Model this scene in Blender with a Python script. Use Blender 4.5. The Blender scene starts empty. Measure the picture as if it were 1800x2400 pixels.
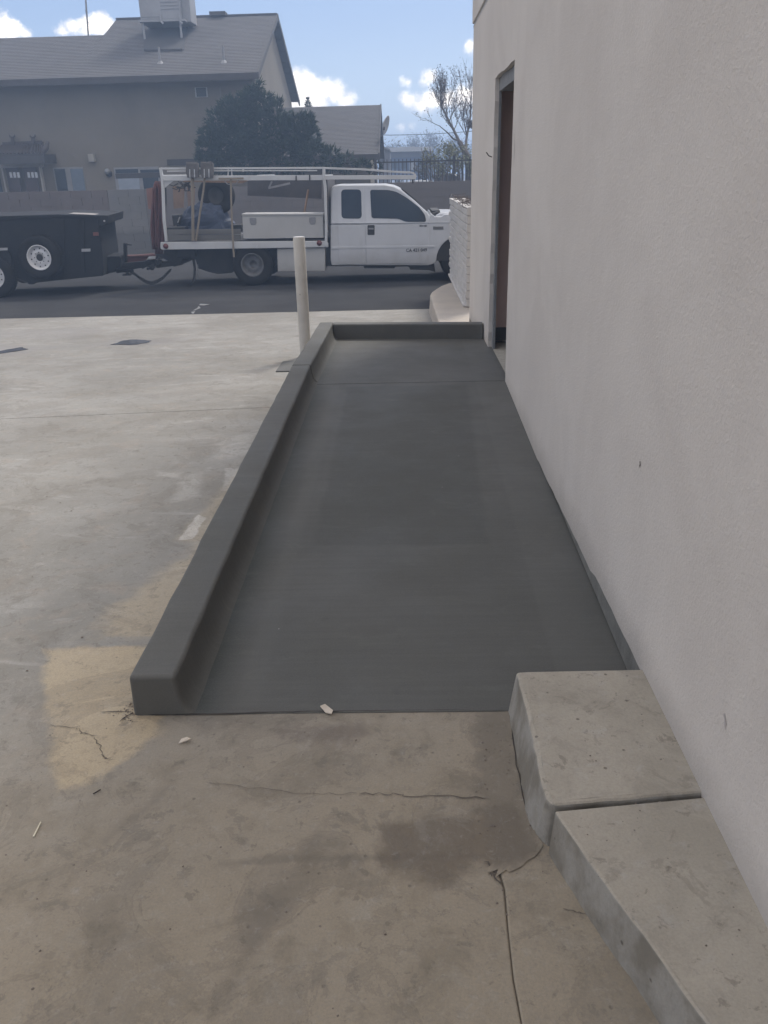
import bpy, bmesh, math, random
from mathutils import Vector, Matrix, noise
random.seed(7)
R_ = math.radians
sc = bpy.context.scene
COL = sc.collection

# ------------------------------------------------------------------ camera
F, CX, CY, H = 1941.0, 900.0, 1200.0, 1.65
PITCH, YAW, ROLL = R_(22.369), R_(-1.526), R_(1.5)
_fw = Vector((math.sin(YAW)*math.cos(PITCH), math.cos(YAW)*math.cos(PITCH), -math.sin(PITCH)))
_r = Vector((math.cos(YAW), -math.sin(YAW), 0)); _u = _r.cross(_fw)
CR = _r*math.cos(ROLL) - _u*math.sin(ROLL)
CU = _r*math.sin(ROLL) + _u*math.cos(ROLL)
cd = bpy.data.cameras.new('camera'); cam = bpy.data.objects.new('camera', cd); COL.objects.link(cam)
cd.sensor_fit = 'VERTICAL'; cd.sensor_height = 24; cd.sensor_width = 18; cd.lens = 24*F/2400
cd.clip_start = 0.05; cd.clip_end = 6000
cam.matrix_world = Matrix(((CR.x, CU.x, -_fw.x, 0), (CR.y, CU.y, -_fw.y, 0), (CR.z, CU.z, -_fw.z, H), (0, 0, 0, 1)))
sc.camera = cam

# ------------------------------------------------------------------ light
SUN_EL, SUN_AZ = R_(50), R_(28)      # azimuth from +Y towards +X
sd = bpy.data.lights.new('sun', 'SUN'); sun = bpy.data.objects.new('sun', sd); COL.objects.link(sun)
sd.energy = 1.3; sd.angle = R_(12); sd.color = (1.0, 0.95, 0.88)
_sv = Vector((math.sin(SUN_AZ)*math.cos(SUN_EL), math.cos(SUN_AZ)*math.cos(SUN_EL), math.sin(SUN_EL)))
sun.rotation_euler = _sv.to_track_quat('Z', 'Y').to_euler(); sun.location = (0, 0, 20)
sc.view_settings.view_transform = 'Standard'; sc.view_settings.look = 'None'
sc.view_settings.gamma = 1; sc.view_settings.use_curve_mapping = False
sc.view_settings.exposure = 1.27
SKY_STRENGTH = 0.10
HAZE = 0.0066

# ------------------------------------------------------------------ node helpers
class NT:
    def __init__(s, nt): s.nt = nt
    def n(s, t, **kw):
        nd = s.nt.nodes.new(t)
        for k, v in kw.items():
            if k in nd.inputs: s.set(nd.inputs[k], v)
            else: setattr(nd, k, v)
        return nd
    def set(s, inp, v):
        if isinstance(v, bpy.types.NodeSocket): s.nt.links.new(v, inp)
        else: inp.default_value = v
    def m(s, op, a, b=None, c=None, clamp=False):
        nd = s.nt.nodes.new('ShaderNodeMath'); nd.operation = op; nd.use_clamp = clamp
        s.set(nd.inputs[0], a)
        if b is not None: s.set(nd.inputs[1], b)
        if c is not None: s.set(nd.inputs[2], c)
        return nd.outputs[0]
    def vm(s, op, a, b=None):
        nd = s.nt.nodes.new('ShaderNodeVectorMath'); nd.operation = op
        s.set(nd.inputs[0], a)
        if b is not None: s.set(nd.inputs[1], b)
        return nd.outputs['Value'] if op in ('DOT_PRODUCT', 'LENGTH', 'DISTANCE') else nd.outputs[0]
    def ramp(s, v, a, b, lo=0.0, hi=1.0):
        nd = s.nt.nodes.new('ShaderNodeMapRange'); nd.interpolation_type = 'SMOOTHSTEP'
        for i, x in zip((0, 1, 2, 3, 4), (v, a, b, lo, hi)): s.set(nd.inputs[i], x)
        return nd.outputs[0]
    def noise(s, vec, scale, detail=4, rough=.55, dist=0.0):
        nd = s.nt.nodes.new('ShaderNodeTexNoise')
        s.set(nd.inputs['Vector'], vec); nd.inputs['Scale'].default_value = scale
        nd.inputs['Detail'].default_value = detail; nd.inputs['Roughness'].default_value = rough
        nd.inputs['Distortion'].default_value = dist
        return nd.outputs['Fac']
    def mix(s, f, a, b):
        nd = s.nt.nodes.new('ShaderNodeMix'); nd.data_type = 'RGBA'
        s.set(nd.inputs[0], f)
        for i, v in ((6, a), (7, b)):
            if isinstance(v, (tuple, list)): v = (*v[:3], 1)
            s.set(nd.inputs[i], v)
        return nd.outputs[2]
    def pos(s):
        return s.nt.nodes.new('ShaderNodeNewGeometry').outputs['Position']
    def poly(s, P, pts, soft=.02, wob=.0, wscale=4):
        """mask of a convex polygon in world XY (stains and toned patches with a shape of their own)"""
        a = sum(pts[i][0]*pts[(i+1) % len(pts)][1]-pts[(i+1) % len(pts)][0]*pts[i][1] for i in range(len(pts)))
        if a < 0: pts = pts[::-1]
        cur = None
        for i in range(len(pts)):
            x0, y0 = pts[i]; x1, y1 = pts[(i+1) % len(pts)]
            L = math.hypot(x1-x0, y1-y0); nx, ny = -(y1-y0)/L, (x1-x0)/L
            d = s.m('SUBTRACT', s.vm('DOT_PRODUCT', P, (nx, ny, 0)), nx*x0+ny*y0)
            cur = d if cur is None else s.m('MINIMUM', cur, d)
        if wob:
            w = s.m('MULTIPLY', s.m('SUBTRACT', s.noise(P, wscale, 5, .6), .5), wob*2)
            cur = s.m('ADD', cur, w)
        return s.ramp(cur, -soft, soft)

def newmat(name):
    m = bpy.data.materials.new(name); m.use_nodes = True
    nt = m.node_tree; b = nt.nodes['Principled BSDF']
    return m, NT(nt), b

MATS = {}
def mat(name, col, rough=.7, col2=None, scale=3.0, metal=0.0, bump=0.0, bscale=60, dirt=None, stretch=None, spec=.5):
    if name in MATS: return MATS[name]
    m, N, b = newmat(name)
    P = N.pos()
    if stretch: P = N.vm('MULTIPLY', P, stretch)
    c2 = col2 or tuple(x*.8 for x in col)
    f = N.ramp(N.noise(P, scale, 5, .6), .3, .7)
    c = N.mix(f, col, c2)
    f2 = N.ramp(N.noise(P, scale*11, 3, .6), .35, .65)
    c = N.mix(N.m('MULTIPLY', f2, .18), c, tuple(x*.72 for x in col))
    N.set(b.inputs['Base Color'], c)
    b.inputs['Roughness'].default_value = rough; b.inputs['Metallic'].default_value = metal
    b.inputs['Specular IOR Level'].default_value = spec
    if bump:
        bn = N.n('ShaderNodeBump'); bn.inputs['Strength'].default_value = bump; bn.inputs['Distance'].default_value = .01
        N.set(bn.inputs['Height'], N.noise(P, bscale, 4, .6)); N.set(b.inputs['Normal'], bn.outputs[0])
    MATS[name] = m; return m

# ------------------------------------------------------------------ world
w = bpy.data.worlds.new('World'); sc.world = w; w.use_nodes = True
W = NT(w.node_tree); bg = w.node_tree.nodes['Background']
sky = W.n('ShaderNodeTexSky', sky_type='NISHITA'); sky.sun_disc = False
sky.sun_elevation = SUN_EL; sky.sun_rotation = SUN_AZ; sky.air_density = 1.0; sky.dust_density = 1.3; sky.ozone_density = 1.2
D = W.n('ShaderNodeTexCoord').outputs['Generated']
sp = W.n('ShaderNodeSeparateXYZ'); W.set(sp.inputs[0], D)
yy = W.m('MAXIMUM', sp.outputs[1], .02)
pu = W.m('DIVIDE', sp.outputs[0], yy); pv = W.m('DIVIDE', sp.outputs[2], yy)
pc = W.n('ShaderNodeCombineXYZ'); W.set(pc.inputs[0], pu); W.set(pc.inputs[1], pv); PV = pc.outputs[0]
def ray(px, py): return (CR*((px-CX)/F) - CU*((py-CY)/F) + _fw)
def tanuv(px, py):
    d = ray(px, py); return d.x/d.y, d.z/d.y
LUMPS = [(696, 186, 30), (722, 192, 32), (752, 212, 34), (783, 214, 32), (744, 236, 34), (812, 236, 24), (700, 236, 36), (660, 226, 44),
         (952, 228, 16), (966, 236, 22), (985, 246, 22), (1010, 236, 26), (1050, 230, 30), (1088, 226, 34),
         (954, 192, 13), (990, 190, 10), (1005, 180, 16), (1104, 104, 16), (20, 66, 32), (-20, 60, 36), (58, 76, 14),
         (170, 66, 18), (205, 62, 24), (240, 56, 28), (150, 74, 14), (944, 297, 9), (962, 296, 9)]
cl = None
for px, py, r in LUMPS:
    u, v = tanuv(px, py); r *= .0004625
    q = W.vm('SUBTRACT', PV, (u, v, 0)); q = W.vm('MULTIPLY', q, (1/r, 1.25/r, 0))
    d = W.m('SUBTRACT', 1.0, W.vm('LENGTH', q)); d = W.m('MULTIPLY', d, min(1.0, r/.014))
    cl = d if cl is None else W.m('SMOOTH_MAX', cl, d, .35)
n1 = W.noise(PV, 42, 7, .62); n2 = W.noise(PV, 150, 5, .6)
cl = W.m('ADD', cl, W.m('MULTIPLY', W.m('SUBTRACT', n1, .5), 1.9))
cl = W.m('ADD', cl, W.m('MULTIPLY', W.m('SUBTRACT', n2, .5), .7))
front = W.m('GREATER_THAN', sp.outputs[1], .05)
m1 = W.m('MULTIPLY', W.ramp(cl, -.28, .72), front)
# scattered fair-weather clouds over the rest of the sky
dz = W.m('MAXIMUM', sp.outputs[2], .06)
gx = W.n('ShaderNodeCombineXYZ'); W.set(gx.inputs[0], W.m('DIVIDE', sp.outputs[0], dz)); W.set(gx.inputs[1], W.m('DIVIDE', sp.outputs[1], dz))
n3 = W.noise(gx.outputs[0], .9, 7, .58)
inview = W.m('MULTIPLY', W.ramp(sp.outputs[1], .55, .75), W.ramp(sp.outputs[2], .55, .3))
m2 = W.m('MULTIPLY', W.ramp(n3, .44, .60), W.m('SUBTRACT', 1.0, inview))
m2 = W.m('MULTIPLY', m2, W.ramp(sp.outputs[2], .02, .12))
cm = W.m('MAXIMUM', m1, m2)
hs = W.n('ShaderNodeHueSaturation'); hs.inputs['Saturation'].default_value = .7; W.set(hs.inputs['Color'], sky.outputs[0])
low_ = W.ramp(sp.outputs[2], .17, .0)
tint = W.mix(low_, (1.05, 1.65, 2.9), (2.7, 3.4, 4.2))
skyc = W.mix(.80, hs.outputs[0], tint)
shade = W.ramp(W.noise(PV, 70, 6, .62), .38, .68, .62, 1.0)
cc = W.n('ShaderNodeVectorMath', operation='SCALE'); cc.inputs[0].default_value = (12.6, 11.3, 9.8); W.set(cc.inputs[3], shade)
W.set(bg.inputs[0], W.mix(cm, skyc, cc.outputs[0])); bg.inputs[1].default_value = SKY_STRENGTH

# ------------------------------------------------------------------ geometry helpers
def on_plane(px, py, p0, n):
    d = ray(px, py); o = Vector((0, 0, H)); p0 = Vector(p0); n = Vector(n)
    return o + d*((p0-o).dot(n)/d.dot(n))
def at(px, py, Y): return on_plane(px, py, (0, Y, 0), (0, 1, 0))
def onz(px, py, z): return on_plane(px, py, (0, 0, z), (0, 0, 1))
def g(y):
    """height of the yard and alley along y"""
    if y < 6: return 0.0
    if y < 12.65: return -.0417*(y-6)
    if y < 18: return -.277 - .031*(y-12.65)
    return -.443

class MB:
    def __init__(s): s.v = []; s.f = []
    def add(s, vs, fs):
        k = len(s.v); s.v += [tuple(v) for v in vs]; s.f += [tuple(i+k for i in f) for f in fs]; return s
    def box(s, x0, x1, y0, y1, z0, z1):
        vs = [(x, y, z) for x in (x0, x1) for y in (y0, y1) for z in (z0, z1)]
        return s.add(vs, [(0, 1, 3, 2), (4, 6, 7, 5), (0, 4, 5, 1), (2, 3, 7, 6), (0, 2, 6, 4), (1, 5, 7, 3)])
    def prism(s, pts, off):
        """closed outline pts (3D) extruded by vector off"""
        n = len(pts); off = Vector(off); a = [Vector(p) for p in pts]
        vs = a + [p+off for p in a]
        return s.add(vs, [tuple(range(n)), tuple(reversed(range(n, 2*n)))] + [(i, i+n, (i+1) % n+n, (i+1) % n) for i in range(n)])
    def px(s, pts, Y, depth):
        return s.prism([at(a, b, Y) for a, b in pts], (0, depth, 0))
    def tube(s, path, r, k=8, caps=True):
        path = [Vector(p) for p in path]; n = len(path)
        rr = r if isinstance(r, (list, tuple)) else [r]*n
        vs = []; prev = None
        for i, p in enumerate(path):
            t = (path[min(i+1, n-1)]-path[max(i-1, 0)]).normalized()
            up = prev if prev is not None else (Vector((0, 0, 1)) if abs(t.z) < .9 else Vector((1, 0, 0)))
            a = t.cross(up).normalized(); b = a.cross(t).normalized(); prev = b
            for j in range(k):
                an = 2*math.pi*j/k; vs.append(p + a*(math.cos(an)*rr[i]) + b*(math.sin(an)*rr[i]))
        fs = [(i*k+j, i*k+(j+1) % k, (i+1)*k+(j+1) % k, (i+1)*k+j) for i in range(n-1) for j in range(k)]
        if caps: fs += [tuple(reversed(range(k))), tuple((n-1)*k+j for j in range(k))]
        return s.add(vs, fs)
    def bar(s, a, b, w, h):
        """rectangular bar from a to b; w sideways, h vertical-ish"""
        a = Vector(a); b = Vector(b); t = (b-a).normalized()
        up = Vector((0, 0, 1)) if abs(t.z) < .9 else Vector((0, 1, 0))
        x = t.cross(up).normalized()*(w/2); y = x.normalized().cross(t)*(h/2)
        vs = [p+i*x+j*y for p in (a, b) for i, j in ((-1, -1), (1, -1), (1, 1), (-1, 1))]
        return s.add(vs, [(3, 2, 1, 0), (4, 5, 6, 7)] + [(i, (i+1) % 4, (i+1) % 4+4, i+4) for i in range(4)])
    def lathe(s, c, prof, axis='Y', k=32):
        """prof: list of (radius, offset along axis)"""
        c = Vector(c); vs = []
        for r, o in prof:
            for j in range(k):
                an = 2*math.pi*j/k; a, b = math.cos(an)*r, math.sin(an)*r
                vs.append(c + {'Y': Vector((a, o, b)), 'Z': Vector((a, b, o)), 'X': Vector((o, a, b))}[axis])
        n = len(prof)
        fs = [(i*k+j, (i+1)*k+j, (i+1)*k+(j+1) % k, i*k+(j+1) % k) for i in range(n-1) for j in range(k)]
        return s.add(vs, fs)
    def disc(s, c, r, n=(0, -1, 0), k=24, sx=1, sy=1):
        n = Vector(n).normalized(); a = n.cross(Vector((0, 0, 1)) if abs(n.z) < .9 else Vector((0, 1, 0))).normalized(); b = a.cross(n)
        return s.add([Vector(c)+a*math.cos(2*math.pi*i/k)*r*sx+b*math.sin(2*math.pi*i/k)*r*sy for i in range(k)], [tuple(range(k))])
    def build(s, name, m, parent=None, bevel=0, seg=2, smooth=False, kind=None, label=None, origin=None, recalc=True):
        vs = [Vector(v) for v in s.v]
        if origin is None:
            lo = [min(v[i] for v in vs) for i in range(3)]; hi = [max(v[i] for v in vs) for i in range(3)]
            o = Vector(((lo[0]+hi[0])/2, (lo[1]+hi[1])/2, lo[2]))
        else: o = Vector(origin)
        me = bpy.data.meshes.new(name); me.from_pydata([v-o for v in vs], [], s.f); me.validate(); me.update()
        if recalc:
            bm = bmesh.new(); bm.from_mesh(me); bmesh.ops.recalc_face_normals(bm, faces=bm.faces); bm.to_mesh(me); bm.free()
        me.materials.append(m)
        ob = bpy.data.objects.new(name, me); COL.objects.link(ob)
        if parent is not None: ob.parent = parent; ob.location = o - wloc(parent)
        else: ob.location = o
        if bevel:
            bv = ob.modifiers.new('bevel', 'BEVEL'); bv.width = bevel; bv.segments = seg; bv.limit_method = 'ANGLE'; bv.angle_limit = R_(35)
        if smooth:
            for p in me.polygons: p.use_smooth = True
        if kind: ob['kind'] = kind
        if label: ob['label'] = label
        return ob
def wloc(o):
    v = Vector(o.location)
    while o.parent is not None: o = o.parent; v = v + Vector(o.location)
    return v
def tag(o, label, cat, group=None):
    o['label'] = label; o['category'] = cat
    if group: o['group'] = group
    return o
def thing(name, loc, label, cat, group=None):
    o = bpy.data.objects.new(name, None); COL.objects.link(o); o.location = loc; o.empty_display_size = .2
    return tag(o, label, cat, group)
def struct(name, loc=(0, 0, 0)):
    o = bpy.data.objects.new(name, None); COL.objects.link(o); o.location = loc; o['kind'] = 'structure'; return o
def jag(a): return random.uniform(-a, a)
def link_copy(src, parent, loc):
    c = src.copy(); COL.objects.link(c); c.parent = parent
    c.location = Vector(loc) - (wloc(parent) if parent is not None else Vector((0, 0, 0))); return c

# ------------------------------------------------------------------ ground materials
def concrete_yard_mat(near):
    m, N, b = newmat('old_concrete_near' if near else 'old_concrete'); P = N.pos()
    Ps = N.vm('MULTIPLY', P, (.45, 1.3, 1))
    big = N.ramp(N.noise(P, .55, 6, .6, .4), .36, .66)
    c = N.mix(big, (.205, .197, .178), (.300, .291, .268))
    c = N.mix(N.m('MULTIPLY', N.ramp(N.noise(Ps, 1.7, 7, .66, .6), .40, .68), .62), c, (.215, .203, .178))
    c = N.mix(N.m('MULTIPLY', N.ramp(N.noise(Ps, 3.1, 6, .7, 1.2), .55, .72), .5), c, (.42, .41, .385))
    c = N.mix(N.m('MULTIPLY', N.ramp(N.noise(P, 5.5, 5, .62, .8), .50, .78), .35), c, (.34, .27, .21))
    # old grime: the slab nearest the steps is browner
    yv = N.n('ShaderNodeSeparateXYZ'); N.set(yv.inputs[0], P)
    wy = N.m('ADD', yv.outputs[1], N.m('MULTIPLY', N.m('SUBTRACT', N.noise(P, 2.3, 5, .6), .5), .9))
    wy = N.m('ADD', wy, N.m('MULTIPLY', yv.outputs[0], -.55))
    c = N.mix(N.m('MULTIPLY', N.ramp(wy, 3.6, 1.6), .92), c, (.312, .260, .188))
    c = N.mix(N.m('MULTIPLY', N.ramp(N.noise(P, 6, 6, .68, .5), .45, .72), N.ramp(wy, 3.4, 1.8, 0, .6)), c, (.165, .138, .098))
    c = N.mix(N.m('MULTIPLY', N.ramp(N.noise(P, 9, 5, .6, .9), .52, .75), N.ramp(wy, 3.4, 1.8, 0, .45)), c, (.33, .295, .235))
    # warm sand-coloured patches along the forms and round the corner of the ramp
    sand_tone = (.56, .44, .27)
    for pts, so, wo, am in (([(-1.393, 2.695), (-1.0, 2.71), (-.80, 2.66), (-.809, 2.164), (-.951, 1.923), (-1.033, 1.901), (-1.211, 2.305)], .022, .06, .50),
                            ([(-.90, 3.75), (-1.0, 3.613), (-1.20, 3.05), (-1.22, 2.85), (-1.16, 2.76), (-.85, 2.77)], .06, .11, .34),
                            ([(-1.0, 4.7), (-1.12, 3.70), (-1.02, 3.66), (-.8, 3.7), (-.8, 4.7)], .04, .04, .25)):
        c = N.mix(N.m('MULTIPLY', N.poly(P, pts, so, wo, 7), am), c, sand_tone)
    for pts, so, wo, am in (([(-1.091, 4.03), (-1.042, 3.979), (-1.044, 3.704), (-1.114, 3.696)], .008, .022, .55),
                            ([(-1.085, 4.763), (-1.0, 4.759), (-.99, 4.374), (-1.03, 4.375)], .01, .03, .28),
                            ([(-1.504, 4.735), (-1.339, 4.694), (-1.327, 4.598), (-1.466, 4.637)], .03, .06, .25),
                            ([(-1.32, 4.62), (-1.20, 4.75), (-1.16, 4.3), (-1.28, 4.2)], .03, .06, .22),
                            ([(-1.05, 5.5), (-1.25, 5.35), (-1.2, 4.95), (-1.0, 5.0)], .04, .09, .2)):
        c = N.mix(N.m('MULTIPLY', N.poly(P, pts, so, wo, 14), am), c, (.60, .58, .54))
    dark = (.150, .128, .100)
    for pts, so, wo, am, dc in (([(-1.184, 2.782), (-.9, 2.778), (-.9, 2.712), (-1.18, 2.709)], .008, .01, .45, (.24, .235, .22)),
                            ([(-1.062, 1.64), (-.604, 1.66), (-.35, 1.66), (.20, 1.78), (.20, 1.617), (.083, 1.566), (-.144, 1.59), (-.348, 1.588), (-.604, 1.622), (-1.062, 1.61)][::1], .012, .03, .5, dark),
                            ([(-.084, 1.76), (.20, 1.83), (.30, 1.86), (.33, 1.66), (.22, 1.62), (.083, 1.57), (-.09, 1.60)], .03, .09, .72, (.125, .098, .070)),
                            ([(-.66, 2.25), (-.74, 2.2), (-.82, 1.74), (-.98, 1.50), (-1.02, 1.44), (-.93, 1.50), (-.72, 1.86), (-.68, 2.1)], .035, .03, .55, dark),
                            ([(-.10, 1.80), (-.20, 1.80), (-.38, 1.50), (-.42, 1.20), (-.36, 1.10), (-.30, 1.45)], .05, .09, .55, dark),
                            ([(-.78, 2.27), (-.30, 2.27), (-.35, 2.22), (-.66, 2.17)], .02, .03, .30, dark),
                            ([(-.42, 2.19), (-.16, 2.21), (-.10, 2.16), (-.30, 2.11)], .03, .07, .6, (.15, .12, .10)),
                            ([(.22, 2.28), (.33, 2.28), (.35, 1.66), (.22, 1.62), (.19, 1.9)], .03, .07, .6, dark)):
        c = N.mix(N.m('MULTIPLY', N.poly(P, pts, so, wo, 9), am), c, dc)
    nn = N.noise(P, 2.6, 9, .70, .9)
    c = N.mix(N.m('MULTIPLY', N.ramp(nn, .53, .575), .26), c, (.15, .132, .108))
    c = N.mix(N.m('MULTIPLY', N.m('MULTIPLY', N.ramp(nn, .515, .532), N.ramp(nn, .552, .534)), .28), c, (.12, .10, .08))
    c = N.mix(N.m('MULTIPLY', N.ramp(N.noise(P, 7.5, 9, .72, .5), .575, .61), .34), c, (.13, .115, .095))
    c = N.mix(N.m('MULTIPLY', N.ramp(N.noise(P, 4.6, 9, .74, .7), .57, .63), .17), c, (.38, .355, .31))
    c = N.mix(N.m('MULTIPLY', N.ramp(N.noise(P, 19, 8, .75, .4), .59, .63), .40), c, (.11, .095, .075))
    # wet-looking rusty blotches far left
    for pts, am in (([(-5.6, 11.3), (-3.9, 11.2), (-4.0, 10.3), (-5.2, 10.4)], .30), ([(-4.9, 9.9), (-3.9, 9.6), (-4.3, 9.0), (-5.2, 9.1)], .4), ([(-3.5, 10.2), (-2.6, 10.15), (-2.8, 9.6), (-3.6, 9.5)], .38)):
        c = N.mix(N.m('MULTIPLY', N.poly(P, pts, .15, .35, 1.8), am), c, (.20, .19, .19))
    # specks and pits
    vo = N.n('ShaderNodeTexVoronoi', feature='F1'); N.set(vo.inputs['Vector'], P); vo.inputs['Scale'].default_value = 26; vo.inputs['Randomness'].default_value = 1
    wn = N.n('ShaderNodeSeparateColor'); N.set(wn.inputs[0], vo.outputs['Color'])
    sp_ = N.m('MULTIPLY', N.ramp(vo.outputs['Distance'], .16, .06), N.m('GREATER_THAN', wn.outputs[0], .90))
    c = N.mix(N.m('MULTIPLY', sp_, .6), c, (.13, .11, .09))
    c = N.mix(N.m('MULTIPLY', N.ramp(N.noise(P, 26, 5, .75), .50, .72), .34), c, (.17, .15, .125))
    c = N.mix(N.m('MULTIPLY', N.ramp(N.noise(P, 34, 5, .75, .5), .54, .74), .30), c, (.42, .40, .36))
    c = N.mix(N.m('MULTIPLY', N.ramp(N.noise(P, 150, 3, .75), .35, .7), .34), c, (.18, .16, .135))
    N.set(b.inputs['Base Color'], c)
    N.set(b.inputs['Roughness'], N.ramp(N.noise(P, 2.5, 5, .6), .3, .7, .72, .92)); b.inputs['Specular IOR Level'].default_value = .3
    bn = N.n('ShaderNodeBump'); bn.inputs['Strength'].default_value = .35; bn.inputs['Distance'].default_value = .006
    h = N.m('ADD', N.noise(P, 60, 6, .65), N.m('MULTIPLY', N.noise(P, 9, 4, .6), 1.4)); h = N.m('SUBTRACT', h, N.m('MULTIPLY', sp_, 1.2))
    N.set(bn.inputs['Height'], h); N.set(b.inputs['Normal'], bn.outputs[0])
    return m
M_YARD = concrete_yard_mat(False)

def step_mat():
    m, N, b = newmat('weathered_step_concrete'); P = N.pos()
    c = N.mix(N.ramp(N.noise(P, 3.2, 6, .62, .5), .36, .66), (.390, .350, .285), (.325, .292, .236))
    c = N.mix(N.m('MULTIPLY', N.ramp(N.noise(P, 9, 6, .7, .8), .5, .74), .45), c, (.215, .192, .16))
    c = N.mix(N.m('MULTIPLY', N.ramp(N.noise(P, 14, 5, .6), .55, .75), .4), c, (.42, .40, .37))
    c = N.mix(N.m('MULTIPLY', N.ramp(N.noise(P, 6.5, 9, .72, .6), .56, .60), .32), c, (.17, .15, .12))
    c = N.mix(N.m('MULTIPLY', N.ramp(N.noise(P, 21, 8, .75, .4), .59, .63), .42), c, (.12, .10, .08))
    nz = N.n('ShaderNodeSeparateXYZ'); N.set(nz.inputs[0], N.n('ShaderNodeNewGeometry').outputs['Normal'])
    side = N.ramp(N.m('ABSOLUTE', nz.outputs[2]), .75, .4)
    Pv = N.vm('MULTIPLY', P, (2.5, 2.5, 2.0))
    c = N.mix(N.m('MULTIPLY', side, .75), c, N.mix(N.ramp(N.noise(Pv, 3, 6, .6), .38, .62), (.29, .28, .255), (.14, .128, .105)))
    vo = N.n('ShaderNodeTexVoronoi', feature='F1'); N.set(vo.inputs['Vector'], P); vo.inputs['Scale'].default_value = 30
    wn = N.n('ShaderNodeSeparateColor'); N.set(wn.inputs[0], vo.outputs['Color'])
    s_ = N.m('MULTIPLY', N.ramp(vo.outputs['Distance'], .2, .08), N.m('GREATER_THAN', wn.outputs[0], .92))
    c = N.mix(N.m('MULTIPLY', s_, .7), c, (.10, .08, .065))
    c = N.mix(N.m('MULTIPLY', N.ramp(N.noise(P, 140, 2, .7), .35, .7), .22), c, (.2, .18, .155))
    N.set(b.inputs['Base Color'], c); b.inputs['Roughness'].default_value = .88; b.inputs['Specular IOR Level'].default_value = .3
    bn = N.n('ShaderNodeBump'); bn.inputs['Strength'].default_value = .45; bn.inputs['Distance'].default_value = .006
    N.set(bn.inputs['Height'], N.m('SUBTRACT', N.m('ADD', N.noise(P, 55, 6, .65), N.m('MULTIPLY', N.noise(P, 11, 4, .6), 1.3)), N.m('MULTIPLY', s_, 1.5))); N.set(b.inputs['Normal'], bn.outputs[0])
    return m
M_STEP = step_mat()

def fresh_mat(name, ramp=False):
    m, N, b = newmat(name); P = N.pos()
    base = (.086, .084, .075)
    c = N.mix(N.ramp(N.noise(P, 1.3, 5, .55, .3), .32, .68), base, (.104, .101, .092))
    Pb = N.vm('MULTIPLY', P, (.5, 14, 1))
    br = N.noise(Pb, 3.0, 4, .6)
    c = N.mix(N.m('MULTIPLY', N.ramp(br, .35, .65), .28), c, (.068, .067, .061))
    if ramp:
        # trowelled margin round a broomed middle
        mid = N.poly(P, [(-.42, 3.45), (.38, 3.45), (.47, 5.95), (-.40, 5.95)], .022, .035, 7)
        c = N.mix(N.m('MULTIPLY', mid, .48), c, (.056, .056, .049))
        mg = N.poly(P, [(.52, 2.3), (.76, 2.3), (.76, 7.6), (.55, 7.6)], .012, .008, 4)
        c = N.mix(N.m('MULTIPLY', mg, .20), c, (.136, .134, .122))
        mg = N.poly(P, [(-.58, 2.3), (-.50, 2.3), (-.46, 6.0), (-.52, 6.0)], .02, .008, 4)
        c = N.mix(N.m('MULTIPLY', mg, .18), c, (.136, .134, .122))
        curb_damp_shade = N.poly(P, [(-.80, 2.28), (-.66, 2.28), (-.60, 7.6), (-.74, 7.6)], .10, .03, 3)  # damp strip inside the curb, with the curb's soft shade painted in
        c = N.mix(N.m('MULTIPLY', curb_damp_shade, .85), c, (.042, .049, .044))
    c = N.mix(N.m('MULTIPLY', N.ramp(N.noise(N.vm('MULTIPLY', P, (1, 2.6, 1)), 4.5, 6, .68, .9), .52, .74), .30), c, (.135, .134, .118))
    c = N.mix(N.m('MULTIPLY', N.ramp(N.noise(P, 6.5, 6, .7, .7), .56, .76), .32), c, (.055, .056, .050))
    c = N.mix(N.m('MULTIPLY', N.ramp(N.noise(P, 170, 3, .7), .4, .7), .22), c, (.15, .15, .135))
    vo = N.n('ShaderNodeTexVoronoi', feature='F1'); N.set(vo.inputs['Vector'], P); vo.inputs['Scale'].default_value = 9
    wn = N.n('ShaderNodeSeparateColor'); N.set(wn.inputs[0], vo.outputs['Color'])
    c = N.mix(N.m('MULTIPLY', N.ramp(vo.outputs['Distance'], .035, .02), N.m('GREATER_THAN', wn.outputs[1], .86)), c, (.28, .28, .27))
    N.set(b.inputs['Base Color'], c)
    N.set(b.inputs['Roughness'], N.ramp(N.noise(P, 2.5, 5, .6), .3, .7, .62, .8)); b.inputs['Specular IOR Level'].default_value = .35
    bn = N.n('ShaderNodeBump'); bn.inputs['Strength'].default_value = .22; bn.inputs['Distance'].default_value = .003
    N.set(bn.inputs['Height'], N.m('ADD', N.noise(N.vm('MULTIPLY', P, (1, 60, 1)), 3, 3, .6), N.m('MULTIPLY', N.noise(P, 120, 3, .6), .7))); N.set(b.inputs['Normal'], bn.outputs[0])
    return m
M_RAMP = fresh_mat('fresh_broomed_concrete', True)
M_CURB = fresh_mat('fresh_smooth_concrete')

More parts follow.
